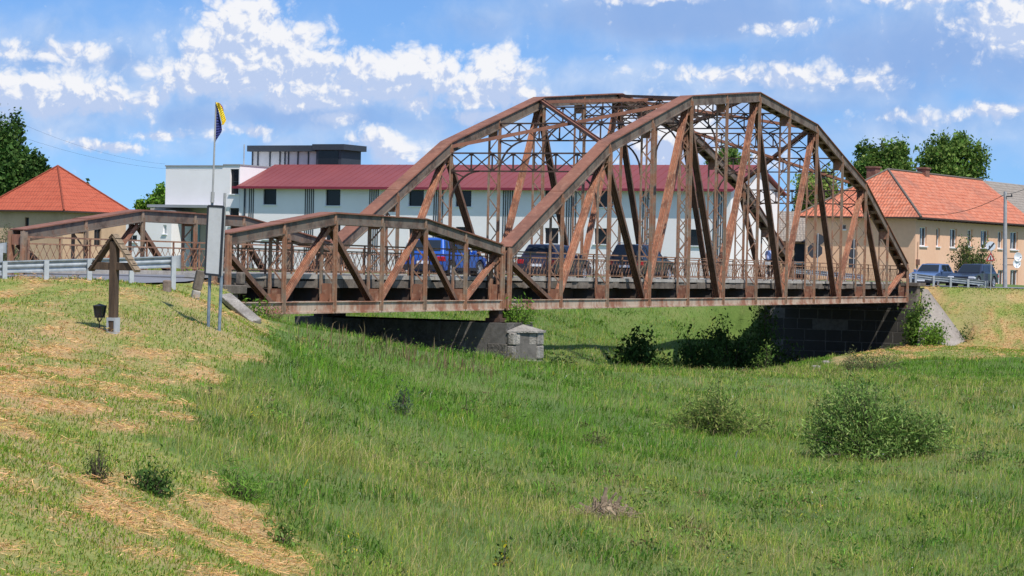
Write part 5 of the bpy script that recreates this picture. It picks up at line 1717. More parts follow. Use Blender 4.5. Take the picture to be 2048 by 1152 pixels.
mb = MB(); mb.extrude([(p.x, -.055, p.z) for p in c], (0, .02, 0)); mb.build('triangle_plate', M['sign_red'], rt)
cc = sum(c, Vector()) / 3
mb = MB(); mb.extrude([((p.x - cc.x) * .56 + cc.x, -.066, (p.z - cc.z) * .56 + cc.z) for p in c], (0, .01, 0)); mb.build('triangle_face', M['panel_grey'], rt)
mb = MB(); mb.box(cc.x - .035, cc.x + .035, -.075, -.067, cc.z - .10, cc.z + .12); mb.build('dark_symbol', M['plastic'], rt)

b = at(2010, 580, 150); gz = TZ(b.x, b.y); t = at(2010.5, 383, 150)
up_ = empty('utility_pole', (b.x, b.y, gz), 0, 'grey concrete utility pole at the right, in front of the peach house', 'utility pole')
mb = MB(); mb.tube([(0, 0, -.3), (t.x - b.x, 0, t.z - gz)], [.15, .10], 10); mb.build('shaft', M['grey_pole'], up_, smooth=True)
mb = MB(); mb.box(-.06, .3, -.16, -.04, t.z - gz - .35, t.z - gz - .27); mb.lathe([(0, .12), (.04, .10), (.05, 0), (0, 0)], (.26, -.1, t.z - gz - .27), 8); mb.build('bracket', M['plastic'], up_)

for (px, py, lab) in ((2036, 514, 'upper of two white satellite dishes at the right edge'), (2034, 527, 'lower of two white satellite dishes at the right edge')):
    c = at(px, py, 158)
    r_ = empty('satellite_dish', c, R(20), lab, 'satellite dish', 'satellite dishes on the peach house')
    mb = MB(); mb.lathe([(0, .10), (.14, .085), (.25, .04), (.31, 0), (.30, -.012), (.24, .02), (0, .075)], (0, 0, 0), 20, 'y'); mb.build('reflector', M['white_dish'], r_, smooth=True)
    mb = MB(); mb.tube([(0, .0, -.28), (0, -.3, -.05)], .012, 5); mb.box(-.03, .03, -.36, -.29, -.07, -.01); mb.tube([(0, .09, 0), (0, .5, -.1), (0, 1.8, -.1)], .025, 6); mb.build('feed_arm', M['plastic'], r_)


def wire(label, pts, r=.010, sag=.5, group='overhead wires'):
    mb = MB()
    for a, b in zip(pts, pts[1:]):
        a, b = Vector(a), Vector(b); n = 14
        P = [a + (b - a) * (k / n) - Vector((0, 0, sag * 4 * (k / n) * (1 - k / n))) for k in range(n + 1)]
        mb.tube(P, r, 5)
    o = mb.build('overhead_wire', M['wire'])
    tag(o, label, 'wire', group)

tp = at(2011, 388, 149.9)
wire('dark cable running from the utility pole down to the orange roof of the peach house', [tp, at(1838, 428, 163.5)], .018, .5)
wire('dark cable running from the utility pole up to the right edge of the picture', [tp, at(2070, 366, 152)], .018, .15)
wire('upper of the thin wires crossing the sky at the left', [at(-60, 200, 120), at(330, 328, 172)], .005, .6)
wire('lower of the thin wires crossing the sky at the left', [at(-60, 236, 120), at(445, 338, 172)], .005, .9)


# ------------------------------------------------------------------ vegetation
def leaf_quads(C, size, cols, rng, up_bias=.3, aspect=.45, outward=None):
    """diamond leaves at points C; returns verts, faces, vertex colours"""
    n = len(C)
    d = rng.normal(size=(n, 3)); d[:, 2] += up_bias
    if outward is not None: d += outward
    d /= np.linalg.norm(d, axis=1)[:, None]
    s = rng.normal(size=(n, 3)); s -= (s * d).sum(1)[:, None] * d; s /= np.linalg.norm(s, axis=1)[:, None]
    L = size * np.clip(rng.lognormal(0, .35, n), .4, 2.2)[:, None]; W = L * aspect
    v = np.stack([C - d * L * .5, C + s * W * .5, C + d * L * .5, C - s * W * .5], 1).reshape(-1, 3)
    f = np.arange(4 * n).reshape(n, 4)
    return v, f, np.repeat(cols, 4, axis=0)


def pick_cols(rng, n, palette, jit=.18):
    p = np.array(palette); i = rng.integers(0, len(p), n)
    return np.clip(p[i] * (1 + rng.normal(0, jit, (n, 1))) * (1 + rng.normal(0, .06, (n, 3))), .004, 1)


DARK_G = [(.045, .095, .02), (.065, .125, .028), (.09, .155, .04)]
MID_G = [(.12, .20, .038), (.155, .235, .05), (.20, .28, .07), (.085, .155, .03)]
YEL_G = [(.19, .27, .06), (.25, .31, .08), (.15, .22, .045), (.28, .29, .09)]
LIME = [(.14, .26, .03), (.18, .30, .04), (.10, .20, .025)]
WILLOW = [(.15, .245, .055), (.20, .305, .07), (.28, .365, .11), (.10, .165, .034)]


def tree(label, base, H, zc, rad, n, size, pal, seed, lobes=14, trunk_r=.25, cat='tree', group='trees beyond the bridge', name='broadleaf_tree', squash=1.0):
    rng = np.random.default_rng(seed); r = random.Random(seed)
    root = empty(name, base, 0, label, cat, group)
    cz = zc; tops = []
    for i in range(lobes):
        while True:
            q = rng.uniform(-1, 1, 3)
            if .25 < np.linalg.norm(q) < 1: break
        tops.append((q[0] * rad[0] * .78, q[1] * rad[1] * .78, cz + q[2] * rad[2] * .78))
    mb = MB()
    wob = [(r.uniform(-.15, .15), r.uniform(-.15, .15)) for _ in range(4)]
    spine = [(0, 0, -.3), (wob[0][0], wob[0][1], H * .25), (wob[1][0], wob[1][1], H * .5), (wob[2][0], wob[2][1], H * .8)]
    mb.tube(spine, [trunk_r * 1.25, trunk_r, trunk_r * .75, trunk_r * .3], 8)
    for t in tops:
        z0 = min(max(t[2] - H * .28, H * .2), H * .7)
        m = ((t[0]) * .5, (t[1]) * .5, (z0 + t[2]) / 2 + .2)
        mb.tube([(wob[1][0] * .6, wob[1][1] * .6, z0), m, t], [trunk_r * .4, trunk_r * .24, trunk_r * .07], 5)
    mb.build('trunk', M['trunk'], root)
    per = n // lobes; C = []; O = []
    for t in tops:
        cr = rng.uniform(.26, .46)
        sub = rng.normal(size=(9, 3)); sub /= np.linalg.norm(sub, axis=1)[:, None]
        sub = np.array(t) + sub * np.array(rad) * cr * rng.uniform(.55, 1.0, (9, 1))
        k = rng.integers(0, 9, per)
        C.append(sub[k] + rng.normal(size=(per, 3)) * np.array(rad) * cr * .30); O.append((sub[k] - np.array(t)) * .5 / max(rad))
    C = np.concatenate(C); O = np.concatenate(O)
    keep = C[:, 2] > .4
    C, O = C[keep], O[keep]
    cl = pick_cols(rng, len(C), pal)
    tint = 1 + .22 * vnoise(C[:, 0] + C[:, 1], C[:, 2], seed, max(rad) * .4, 2)
    v, f, c = leaf_quads(C, size, cl * tint[:, None], rng, .2, .6, O)
    arr_mesh('crown', v, f, M['leaf'], c, root)
    return root


def tpos(px, Y): 
    p = at(px, 560, Y); return (p.x, p.y, TZ(p.x, p.y))

def htop(py, px, Y): return at(px, py, Y).z

T_ = lambda lab, px, Y, ytop, ybot, wpx, n, size, pal, seed, **kw: (lambda b: tree(lab, b, htop(ytop, px, Y) - b[2], (htop(ytop, px, Y) + htop(ybot, px, Y)) / 2 - b[2],
        (wpx * Y / F_PX / 2 * .78, wpx * Y / F_PX / 2.2 * .78, (htop(ytop, px, Y) - htop(ybot, px, Y)) / 2 * .86), n, size, pal, seed, **kw))(tpos(px, Y))
T_('full green tree behind the orange roof, the nearer to the arched truss', 1757, 232, 259, 430, 158, 20000, .30, MID_G, 1, lobes=20)
T_('full green tree behind the orange roof, rightmost in the picture', 1906, 236, 251, 430, 170, 20000, .30, MID_G, 2, lobes=20)
T_('yellowish green tree seen through the truss beside the orange roof', 1632, 205, 330, 500, 130, 13000, .27, YEL_G, 3, lobes=16)
T_('treetop showing just above the right end of the red roof', 1447, 225, 286, 420, 110, 11000, .28, MID_G, 4, lobes=14)
T_('big dark green tree at the left edge behind the red pyramid roof', 12, 172, 205, 520, 130, 20000, .27, DARK_G, 5, lobes=22)
T_('smaller dark tree touching the left slope of the red pyramid roof', 74, 170, 285, 480, 95, 12000, .25, DARK_G, 6, lobes=16)
T_('lime green tree between the red pyramid roof and the white annex', 312, 205, 355, 470, 105, 11000, .26, LIME, 7, lobes=14)
T_('slim dark treetop peeking over the right slope of the red pyramid roof', 171, 185, 352, 470, 22, 1200, .28, DARK_G, 8, lobes=6, trunk_r=.12)


def bush(label, base, rx, ry, H, n, size, pal, seed, stems=22, aspect=.35, name='shrub', cat='shrub', group=None, droop=.15, fill=0.6, stem_mat=None):
    """many arching stems from the base carrying leaves along them"""
    rng = np.random.default_rng(seed)
    root = empty(name, base, 0, label, cat, group)
    mb = MB(); C = []; O = []
    per = max(3, n // stems)
    ph = rng.uniform(0, 6.28, 4); lob = lambda a: 1 + .20 * np.sin(2 * a + ph[0]) + .16 * np.sin(3 * a + ph[1]) + .12 * np.sin(5 * a + ph[2])
    for i in range(stems):
        a = rng.uniform(0, 2 * np.pi); rr = np.sqrt(rng.uniform(.02, 1)) * lob(a) * rng.uniform(.85, 1.12)
        hz = 1 + .22 * np.sin(2.0 * np.cos(a) * rr * 2.2 + ph[3]) + .12 * np.sin(5 * a + ph[1])
        tip = np.array([np.cos(a) * rr * rx, np.sin(a) * rr * ry, H * max(.12, 1 - .62 * min(rr, 1.2) ** 2) * hz * rng.uniform(.62, 1.08)])
        b0 = np.array([np.cos(a) * rr * rx * .35, np.sin(a) * rr * ry * .35, -.05])
        mid = (b0 + tip) / 2 + np.array([0, 0, H * .12]) - np.array([np.cos(a), np.sin(a), 0]) * rx * .06
        P = lambda t: (1 - t)[:, None] ** 2 * b0 + 2 * (t * (1 - t))[:, None] * mid + (t ** 2)[:, None] * tip
        ts = np.linspace(0, 1, 6)
        r0 = .008 + .006 * H
        mb.tube([tuple(q) for q in P(ts)], [r0, r0 * .9, r0 * .8, r0 * .6, r0 * .4, r0 * .2], 5)
        t = rng.beta(1.6, 1.0, per) if fill > .5 else rng.uniform(.25, 1, per)
        C.append(P(t) + rng.normal(size=(per, 3)) * size * (1.1 + 1.2 * fill)); O.append(np.tile((tip - b0) / np.linalg.norm(tip - b0) * .8, (per, 1)))
    mb.build('stems', stem_mat or M['trunk'], root)
    C = np.concatenate(C); O = np.concatenate(O); C[:, 2] = np.maximum(C[:, 2], .02)
    cl = pick_cols(rng, len(C), pal)
    v, f, c = leaf_quads(C, size, cl, rng, .1, aspect, O)
    arr_mesh('leaves', v, f, M['leaf'], c, root)
    return root


def gpos(px, py, Y0=15, Y1=200, sink=.05):
    p = ground_at(px, py, Y0, Y1); return (p.x, p.y, p.z - sink)


b = gpos(1750, 915); k = b[1] / F_PX
bush('large rounded grey-green willow shrub in the meadow at right', b, 172 * k, 110 * k, 140 * k, 26000, .092, WILLOW, 31, stems=210, aspect=.27, group='meadow shrubs', fill=.45)
b = gpos(1435, 872); k = b[1] / F_PX
bush('loose yellow-green willow shrub left of the large rounded one', b, 110 * k, 80 * k, 92 * k, 6500, .095, YEL_G, 32, stems=55, aspect=.25, group='meadow shrubs', fill=.4)
b = gpos(1125, 722, 60, 120); k = b[1] / F_PX
bush('dark leafy shrub at the right foot of the stone pier', b, 42 * k, 38 * k, 52 * k, 1800, .14, DARK_G, 33, stems=34, aspect=.5, group='shrubs under the bridge')
b = gpos(1452, 742, 80, 130); k = b[1] / F_PX
bush('tall leafy shrub in front of the dark passage under the big span', b, 52 * k, 36 * k, 68 * k, 2000, .14, MID_G, 34, stems=34, aspect=.4, group='shrubs under the bridge', fill=.4)
b = gpos(1530, 742, 80, 130); k = b[1] / F_PX
bush('slender upright shrub right of the tall leafy one under the big span', b, 20 * k, 18 * k, 58 * k, 450, .13, MID_G, 35, stems=10, aspect=.4, group='shrubs under the bridge', fill=.3)
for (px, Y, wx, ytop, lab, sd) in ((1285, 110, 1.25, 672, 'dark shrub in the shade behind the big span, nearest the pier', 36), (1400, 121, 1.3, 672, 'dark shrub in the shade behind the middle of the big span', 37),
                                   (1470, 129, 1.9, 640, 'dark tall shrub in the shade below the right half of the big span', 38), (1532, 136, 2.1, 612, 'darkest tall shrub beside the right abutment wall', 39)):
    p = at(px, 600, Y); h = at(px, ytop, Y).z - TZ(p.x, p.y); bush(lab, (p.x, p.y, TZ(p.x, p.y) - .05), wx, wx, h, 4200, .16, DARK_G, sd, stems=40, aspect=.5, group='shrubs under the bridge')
p = BW(.2, -.2); bush('bright green tuft of weeds growing on top of the stone pier', (p.x, p.y, BZ - .52), .75, .5, .85, 1500, .11, LIME, 40, stems=40, aspect=.3, group='weeds on the masonry')
b = at(1843, 640, 140.2); bush('ivy-like green shrub filling the gap between abutment and concrete slope', (at(1834, 690, 139.3).x, 139.3, at(1838, 690, 139.3).z), .55, .45, 2.7, 2400, .17, MID_G, 41, stems=45, aspect=.6, group='shrubs at the right abutment')
b = at(1862, 686, 137.6); bush('bright green weeds at the foot of the concrete slope', (b.x, b.y, b.z - .1), .95, .6, 1.25, 1400, .16, LIME, 42, stems=36, aspect=.4, group='shrubs at the right abutment')
b = at(1915, 660, 139.6); bush('small dark weeds along the outer edge of the concrete slope', (b.x + .35, b.y, TZ(b.x + .35, b.y) - .05), .45, .4, .9, 420, .14, DARK_G, 43, stems=14, aspect=.4, group='shrubs at the right abutment')
b = gpos(1745, 742, 80, 135); k = b[1] / F_PX
bush('pale dry weeds on the low mound right of the dark passage', b, 70 * k, 30 * k, 46 * k, 1500, .12, [(.17, .19, .07), (.24, .22, .10), (.11, .15, .05)], 44, stems=60, aspect=.22, group='weeds near the stream', fill=.4)
b = at(510, 620, 70.4); bush('bright leafy weeds against the left abutment, by the stone coping', (b.x, b.y, TZ(b.x, b.y) - .05), .65, .45, .9, 900, .10, LIME, 45, stems=26, aspect=.4, group='shrubs at the left abutment')
b = at(548, 640, 70.2); bush('reddish dry weeds at the left end of the bottom chord', (b.x, b.y, TZ(b.x, b.y) - .05), .5, .4, .75, 420, .09, [(.22, .14, .06), (.14, .15, .05), (.25, .18, .08)], 46, stems=22, aspect=.25, group='shrubs at the left abutment', fill=.3)
b = gpos(193, 962); k = b[1] / F_PX
bush('sparse twiggy shrub on the mown bank, left of the darker one', b, 40 * k, 34 * k, 66 * k, 420, .05, [(.14, .17, .05), (.10, .13, .04)], 47, stems=34, aspect=.3, group='small shrubs on the mown bank', fill=.3)
b = gpos(298, 990); k = b[1] / F_PX
bush('compact dark green shrub on the mown bank, right of the twiggy one', b, 44 * k, 38 * k, 58 * k, 1300, .05, DARK_G, 48, stems=44, aspect=.45, group='small shrubs on the mown bank')
b = gpos(560, 1090); k = b[1] / F_PX
bush('dark green leafy weed at the edge of the mown bank, bottom of the picture', b, 32 * k, 28 * k, 46 * k, 420, .06, MID_G, 49, stems=16, aspect=.4, group='meadow weeds')
b = gpos(800, 830); k = b[1] / F_PX
bush('grey-green thistle clump in the open meadow below the pony span', b, 26 * k, 22 * k, 62 * k, 320, .08, [(.07, .11, .05), (.09, .13, .07)], 50, stems=10, aspect=.3, group='meadow weeds', fill=.3)
b = gpos(1190, 895); k = b[1] / F_PX
bush('low brownish weed clump in the middle of the meadow, above the stump', b, 34 * k, 28 * k, 34 * k, 650, .06, [(.09, .10, .035), (.13, .11, .05), (.06, .09, .025)], 51, stems=26, aspect=.3, group='meadow weeds')
b = gpos(1005, 1135); k = b[1] / F_PX
bush('dark stalk with yellow blossoms at the bottom centre of the meadow', b, 14 * k, 14 * k, 72 * k, 150, .04, [(.55, .42, .03), (.05, .09, .02), (.07, .11, .03)], 52, stems=5, aspect=.6, group='meadow weeds', fill=.3)
b = gpos(1960, 930); k = b[1] / F_PX
bush('mid-green weeds right of the large willow shrub', b, 34 * k, 30 * k, 56 * k, 420, .08, MID_G, 53, stems=14, aspect=.3, group='meadow weeds', fill=.3)
b = gpos(932, 838); k = b[1] / F_PX
bush('lone dark dock stalk in the meadow left of centre', b, 8 * k, 8 * k, 58 * k, 60, .05, [(.09, .075, .03), (.07, .09, .03)], 54, stems=3, aspect=.4, group='meadow weeds', fill=.3)
b = tpos(16, 112); bush('grey-green overgrown shrub at the left edge in front of the ochre house', b, 1.35, 1.0, 2.1, 3200, .11, [(.10, .12, .06), (.13, .15, .08), (.08, .11, .04)], 55, stems=60, aspect=.3, group='shrubs by the houses')
b = at(1945, 560, 152.5); bush('round garden bush behind the two waiting cars', (b.x, b.y, TZ(b.x, b.y) - .05), 1.5, 1.2, 3.3, 5500, .13, [(.08, .13, .03), (.12, .16, .045), (.18, .17, .06)], 56, stems=60, aspect=.5, group='shrubs by the houses')

b = gpos(480, 998); k = b[1] / F_PX
bush('bright green grass tussock on the mown bank edge, right of the dark shrub', b, 52 * k, 36 * k, 50 * k, 1500, .11, [(.12, .26, .03), (.16, .30, .04), (.20, .32, .06)], 57, stems=90, aspect=.09, group='meadow weeds', fill=.3)
b = gpos(1700, 745, 80, 135); k = b[1] / F_PX
bush('upright pale weeds between the stream stones and the low mound', b, 30 * k, 20 * k, 40 * k, 600, .11, [(.17, .21, .07), (.22, .22, .09)], 58, stems=26, aspect=.2, group='weeds near the stream', fill=.4)
# dead stump
b = gpos(1210, 1042, sink=-.05); k = b[1] / F_PX
st = empty('tree_stump', b, 0, 'weathered splintered grey-brown tree stump lying in the meadow', 'stump')
r = random.Random(5); mb = MB()
mb.tube([(0, 0, -.05), (.0, 0, .10), (-.03, 0, .17), (-.05, .0, .22)], [.24, .17, .12, .05], 9); mb.build('stump_core', M['dead_wood'], st)
for (dx, dy, hz, w) in ((-.02, 0, .46, .05), (-.14, .03, .30, .035), (.16, -.02, .33, .045), (.07, .06, .38, .03), (-.24, -.03, .22, .03), (.27, .02, .20, .035), (.0, -.1, .26, .03)):
    mb = MB()
    mb.bar((dx * .6, dy * .6, .0), (dx * 1.15, dy * 1.15, hz * .7), w * 2, w, (1, r.uniform(-.5, .5), 0)); mb.bar((dx * 1.13, dy * 1.13, hz * .66), (dx * 1.55 + r.uniform(-.08, .08), dy * 1.3, hz), w * 1.1, w * .6, (1, r.uniform(-.5, .5), 0))
    mb.build('splinter', M['dead_wood'], st)
mb = MB()
for i in range(150):
    a = r.uniform(0, 6.28); q = r.uniform(0, 1) ** .6 * .48; l = r.uniform(.10, .34); h0 = max(0, .22 - q * .4) * r.uniform(.2, 1.1); a2 = r.uniform(0, 6.28); e = r.uniform(-.06, .12)
    x0, y0 = q * math.cos(a), q * math.sin(a) * .7
    mb.tube([(x0, y0, h0), (x0 + l * .5 * math.cos(a2), y0 + l * .5 * math.sin(a2), h0 + e + .02), (x0 + l * math.cos(a2 + .3), y0 + l * math.sin(a2 + .3), max(0, h0 + e * .5))], [.008, .007, .003], 4)
tw = mb.build('twig_litter', M['dead_wood'], st); tag(tw, kind='stuff')

# eroded clay edge with pale stones at the stream
for (px, py, s, lab) in ((1632, 738, .24, 'small pale boulder at the dark stream edge, left one'), (1652, 727, .20, 'small pale boulder at the dark stream edge, right one')):
    b = gpos(px, py, 90, 135, .0)
    mb = MB(); mb.prism([(-s, -s * .6), (s * .7, -s * .7), (s, .1 * s), (s * .3, s * .7), (-s * .8, s * .5)], -.1, s * .7)
    o = mb.build('boulder', M['stone'], bevel=.06); o.location = b; tag(o, lab, 'stone', 'stones at the stream')


# ------------------------------------------------------------------ grass
def polar_points(rng, n, r0, r1, half, pw=1.5):
    """world points around the viewing bank, thinning out with distance"""
    u = rng.uniform(0, 1, n); e = 2 - pw
    r = (r0 ** e + u * (r1 ** e - r0 ** e)) ** (1 / e)
    a = rng.uniform(-half, half, n)
    return r * np.sin(a), r * np.cos(a)


def blades(name, rng, X, Y, H, W, lean, cols, kind_mat, curve=.5, tipcol=None):
    n = len(X); Z = T(X, Y) - .02
    a = rng.uniform(0, 2 * np.pi, n); b = rng.uniform(0, 2 * np.pi, n)
    wind = np.array([.25, .05])
    dx = np.cos(a) * lean + wind[0] * lean; dy = np.sin(a) * lean + wind[1] * lean
    sx = np.cos(b) * W; sy = np.sin(b) * W
    # face blades roughly across the sight line half of the time, so thin ones do not vanish
    P0 = np.stack([X, Y, Z], 1); S = np.stack([sx, sy, np.zeros(n)], 1)
    M1 = P0 + np.stack([dx * H * .28, dy * H * .28, H * (.66 - .08 * lean)], 1)
    TP = P0 + np.stack([dx * H * .85, dy * H * .85, H * np.maximum(1 - .42 * lean, .12)], 1)
    v = np.stack([P0 - S * .5, P0 + S * .5, M1 + S * .42, M1 - S * .42, TP + S * .06, TP - S * .06], 1)
    base = np.arange(n)[:, None] * 6
    f = np.concatenate([base + np.array([0, 1, 2, 3]), base + np.array([3, 2, 4, 5])], 0)
    c = np.repeat(cols[:, None, :], 6, axis=1)
    if tipcol is not None:
        m = tipcol[0]; c[m, 2:, :] = c[m, 2:, :] * .4 + tipcol[1][m][:, None, :] * .6
        c[m, 4:, :] = tipcol[1][m][:, None, :]
    return v.reshape(-1, 3), f, c.reshape(-1, 3)


def build_grass():
    rng = np.random.default_rng(5)
    half = R(18)
    # tall meadow
    n1_, n2_ = 730000, 70000
    X, Y = polar_points(rng, n1_, 17, 150, half, 1.45)
    # extra blades on the bank beyond the bridge
    X = np.concatenate([X, rng.uniform(-14, 22, n2_)]); Y = np.concatenate([Y, rng.uniform(104, 146, n2_)]); n = n1_ + n2_
    z = T(X, Y, False)
    t_ = (X - BX) * BN[0] + (Y - BY) * BN[1]; u_ = (X - BX) * BD[0] + (Y - BY) * BD[1]
    under = (t_ > .2) & (t_ < W_FAR) & (u_ > -21) & (u_ < 62)
    pierz = (u_ > -1.6) & (u_ < 1.5) & (t_ > -1.5) & (t_ < 9)
    abut = (u_ > 59.3)
    dr = np.full(n, 99.)
    for road in (RL, RR):
        for i in range(0, n, 40000):
            d = np.sqrt(((X[i:i + 40000, None] - road[None, ::2, 0]) ** 2 + (Y[i:i + 40000, None] - road[None, ::2, 1]) ** 2))
            dr[i:i + 40000] = np.minimum(dr[i:i + 40000], (d - road[None, ::2, 3]).min(1))
    ok = (~pierz) & (dr > .1) & ~((t_ > -.8) & (t_ < 8.8) & (u_ < -20)) & ~(under & (rng.uniform(size=n) < np.where(t_ > 1, .93, .5)))
    mo = mown(X, Y)
    tall = ok & ~mo & ~abut | (ok & (t_ > 9) & (rng.uniform(size=n) < .8) & ~mo)
    x, y = X[tall], Y[tall]; m = len(x); r = np.hypot(x, y)
    pat = vnoise(x, y * .6, 41, 3.5, 4); pat2 = vnoise(x, y, 42, 1.2, 3); pat3 = vnoise(x, y * .5, 43, 7, 2)
    cl = vnoise(x, y, 46, .30, 3); cl2 = vnoise(x, y, 47, .8, 2)
    H = np.clip(.23 + .09 * pat + .07 * pat2 + .12 * cl, .13, .6) * rng.uniform(.5, 1.35, m)
    W = (.003 + .00011 * r) * rng.uniform(.6, 1.4, m)
    green = np.array([.19, .30, .036]); lush = np.array([.125, .26, .025]); yel = np.array([.34, .34, .075]); straw = np.array([.52, .40, .19]); blu = np.array([.15, .21, .055])
    w1 = np.clip(.45 + 1.1 * pat3 + .5 * pat2, 0, 1)[:, None]
    col = green * (1 - w1) + lush * w1
    sel = rng.uniform(size=m)
    fy = np.clip(.20 - .28 * pat3 + .2 * pat2, .04, .55); col = np.where((sel < fy)[:, None], yel, col)
    col = np.where(((sel > .90))[:, None], blu, col)
    dry = rng.uniform(size=m) < np.clip(.075 - .15 * pat3 - .05 * pat2, .01, .26)
    col = np.where(dry[:, None], straw, col)
    broad = (cl2 > .35) & (rng.uniform(size=m) < .5); col = np.where(broad[:, None], np.array([.10, .20, .028]), col); W = np.where(broad, W * 2.6, W); H = np.where(broad, H * .8, H)
    col = col * np.clip(1 + .26 * cl + .16 * pat2, .68, 1.5)[:, None]
    col = np.clip(col * (1 + rng.normal(0, .17, (m, 1))) * (1 + rng.normal(0, .05, (m, 3))), .01, .9)
    H = np.where(dry, H * rng.uniform(1.0, 1.45, m), H); W = np.where(dry, W * .75, W)
    lean = np.clip(rng.gamma(2.2, .38, m), 0, 2.2)
    seed = (rng.uniform(size=m) < .11)
    tip = np.tile(np.array([.42, .33, .20]), (m, 1)) * rng.uniform(.7, 1.2, (m, 1))
    fl = rng.uniform(size=m)
    tip = np.where((fl < .03)[:, None], np.array([.75, .55, .03]), tip); tip = np.where((fl > .985)[:, None], np.array([.75, .75, .72]), tip)
    v, f, c = blades('', rng, x, y, H, W, lean, col, None, tipcol=(seed, tip))
    o = arr_mesh('meadow_grass', v, f, M['grass'], c); tag(o, 'tall unmown meadow grass with straw-coloured stalks', 'grass', kind='stuff')
    # broad-leaved weeds and docks scattered in clumps through the meadow
    k = 700
    cx, cy = polar_points(rng, k * 3, 19, 100, half, 1.2)
    okc = ~mown(cx, cy) & (vnoise(cx, cy, 61, 5, 2) > -.2); cx, cy = cx[okc][:k], cy[okc][:k]
    per = 60; s_ = rng.uniform(.08, .26, len(cx))
    px = np.repeat(cx, per) + rng.normal(0, 1, len(cx) * per) * np.repeat(s_, per) * .7; py = np.repeat(cy, per) + rng.normal(0, 1, len(cx) * per) * np.repeat(s_, per) * .7
    hz = np.abs(rng.normal(0, 1, len(px))) * np.repeat(s_ * rng.uniform(.4, 1.3, len(s_)), per)
    C = np.stack([px, py, T(px, py) + .05 + hz], 1)
    base_c = pick_cols(rng, len(cx), [(.11, .22, .035), (.14, .25, .04), (.18, .27, .06), (.22, .25, .06), (.17, .15, .06)], .15)
    cc_ = np.clip(np.repeat(base_c, per, axis=0) * (1 + rng.normal(0, .2, (len(px), 1))), .01, .8)
    flw = rng.uniform(size=len(px)) < np.repeat(np.where(rng.uniform(size=len(cx)) < .14, .14, .0), per)
    fcol = np.repeat(np.where((rng.uniform(size=len(cx)) < .6)[:, None], np.array([.72, .55, .04]), np.array([.75, .75, .70])), per, axis=0)
    cc_ = np.where(flw[:, None], fcol, cc_); C[:, 2] += np.where(flw, .12, 0)
    v, f, c = leaf_quads(C, np.where(flw, .028, .055)[:, None], cc_, rng, .9, .4)
    o = arr_mesh('meadow_weeds', v, f, M['leaf'], c); tag(o, 'broad-leaved weeds and small wildflowers scattered in the meadow', 'weeds', kind='stuff')
    # dark dock and seed stalks along the brow in front of the pier
    m = 420
    t = rng.uniform(0, 1, m) ** .8
    a0, a1 = ground_at(590, 672, 50, 90), ground_at(975, 752, 50, 95)
    x = a0.x + (a1.x - a0.x) * t + rng.normal(0, .5, m); y = a0.y + (a1.y - a0.y) * t + rng.normal(0, 1.0, m)
    col = pick_cols(rng, m, [(.20, .13, .07), (.28, .20, .11), (.12, .14, .06)])
    v, f, c = blades('', rng, x, y, rng.uniform(.15, .75, m) ** 1.2, .02 * rng.uniform(.6, 1.3, m), np.clip(rng.normal(.3, .2, m), 0, 1), col, None, tipcol=(np.ones(m, bool), pick_cols(rng, m, [(.26, .17, .09), (.36, .27, .15)])))
    o = arr_mesh('seed_stalks', v, f, M['grass'], c); tag(o, 'brown seed stalks along the grassy brow before the pier', 'grass', kind='stuff')
    # mown bank: short turf
    n = 470000
    X, Y = polar_points(rng, n, 15, 148, half, 1.35)
    ang_ = np.arctan2(X, Y); flip = (ang_ > R(2)) & (rng.uniform(size=n) < .8); rr_ = np.hypot(X, Y); ang_ = np.where(flip, -ang_, ang_); X, Y = rr_ * np.sin(ang_), rr_ * np.cos(ang_)
    X = np.concatenate([X, rng.uniform(17, 36, 90000)]); Y = np.concatenate([Y, rng.uniform(113, 147, 90000)])
    mo = mown(X, Y) & ~((X < -3) & (Y > 71)) & (np.hypot(X - 24.4, Y - 140.5) > 2.7)
    x, y = X[mo], Y[mo]; ry = np.full(len(x), 99.)
    for road in (RL, RR):
        for i in range(0, len(x), 40000):
            d = np.sqrt(((x[i:i + 40000, None] - road[None, ::2, 0]) ** 2 + (y[i:i + 40000, None] - road[None, ::2, 1]) ** 2))
            ry[i:i + 40000] = np.minimum(ry[i:i + 40000], (d - road[None, ::2, 3]).min(1))
    x, y = x[ry > .15], y[ry > .15]; m = len(x); r = np.hypot(x, y)
    hyv = hay_amt(x, y); pat = vnoise(x, y, 45, 1.5, 3)
    lying = rng.uniform(size=m) < np.clip(hyv * .9 + .04, 0, .92)
    H = np.where(lying, rng.uniform(.05, .15, m), rng.uniform(.05, .12, m) * (1 + .3 * pat))
    W = (.005 + .00016 * r) * rng.uniform(.7, 1.4, m)
    col = pick_cols(rng, m, [(.12, .25, .022), (.17, .29, .03), (.25, .31, .045), (.36, .33, .08)])
    hay = pick_cols(rng, m, [(.64, .38, .165), (.56, .31, .125), (.74, .48, .23), (.48, .35, .11)], .15)
    col = np.where(lying[:, None], hay, col)
    tl = ~lying
    v, f, c = blades('', rng, x[tl], y[tl], H[tl], W[tl], np.clip(rng.normal(.8, .3, tl.sum()), 0, 1.4), col[tl], None)
    o = arr_mesh('mown_turf', v, f, M['grass'], c); tag(o, 'short mown grass on the bank', 'grass', kind='stuff')
    # cut hay: strands lying every which way
    x, y, H, W, col, hv = x[lying], y[lying], H[lying], W[lying], col[lying], hyv[lying]
    m = len(x); a = rng.uniform(0, 2 * np.pi, m); z = T(x, y) + rng.uniform(0, .14, m) * hv * np.clip(.4 + vnoise(x, y, 77, .3, 2), 0, 1.3) + .01
    tz = rng.normal(0, .25, m)
    d = np.stack([np.cos(a), np.sin(a), tz], 1); s = np.stack([-np.sin(a), np.cos(a), rng.normal(0, .8, m)], 1); s /= np.linalg.norm(s, axis=1)[:, None]
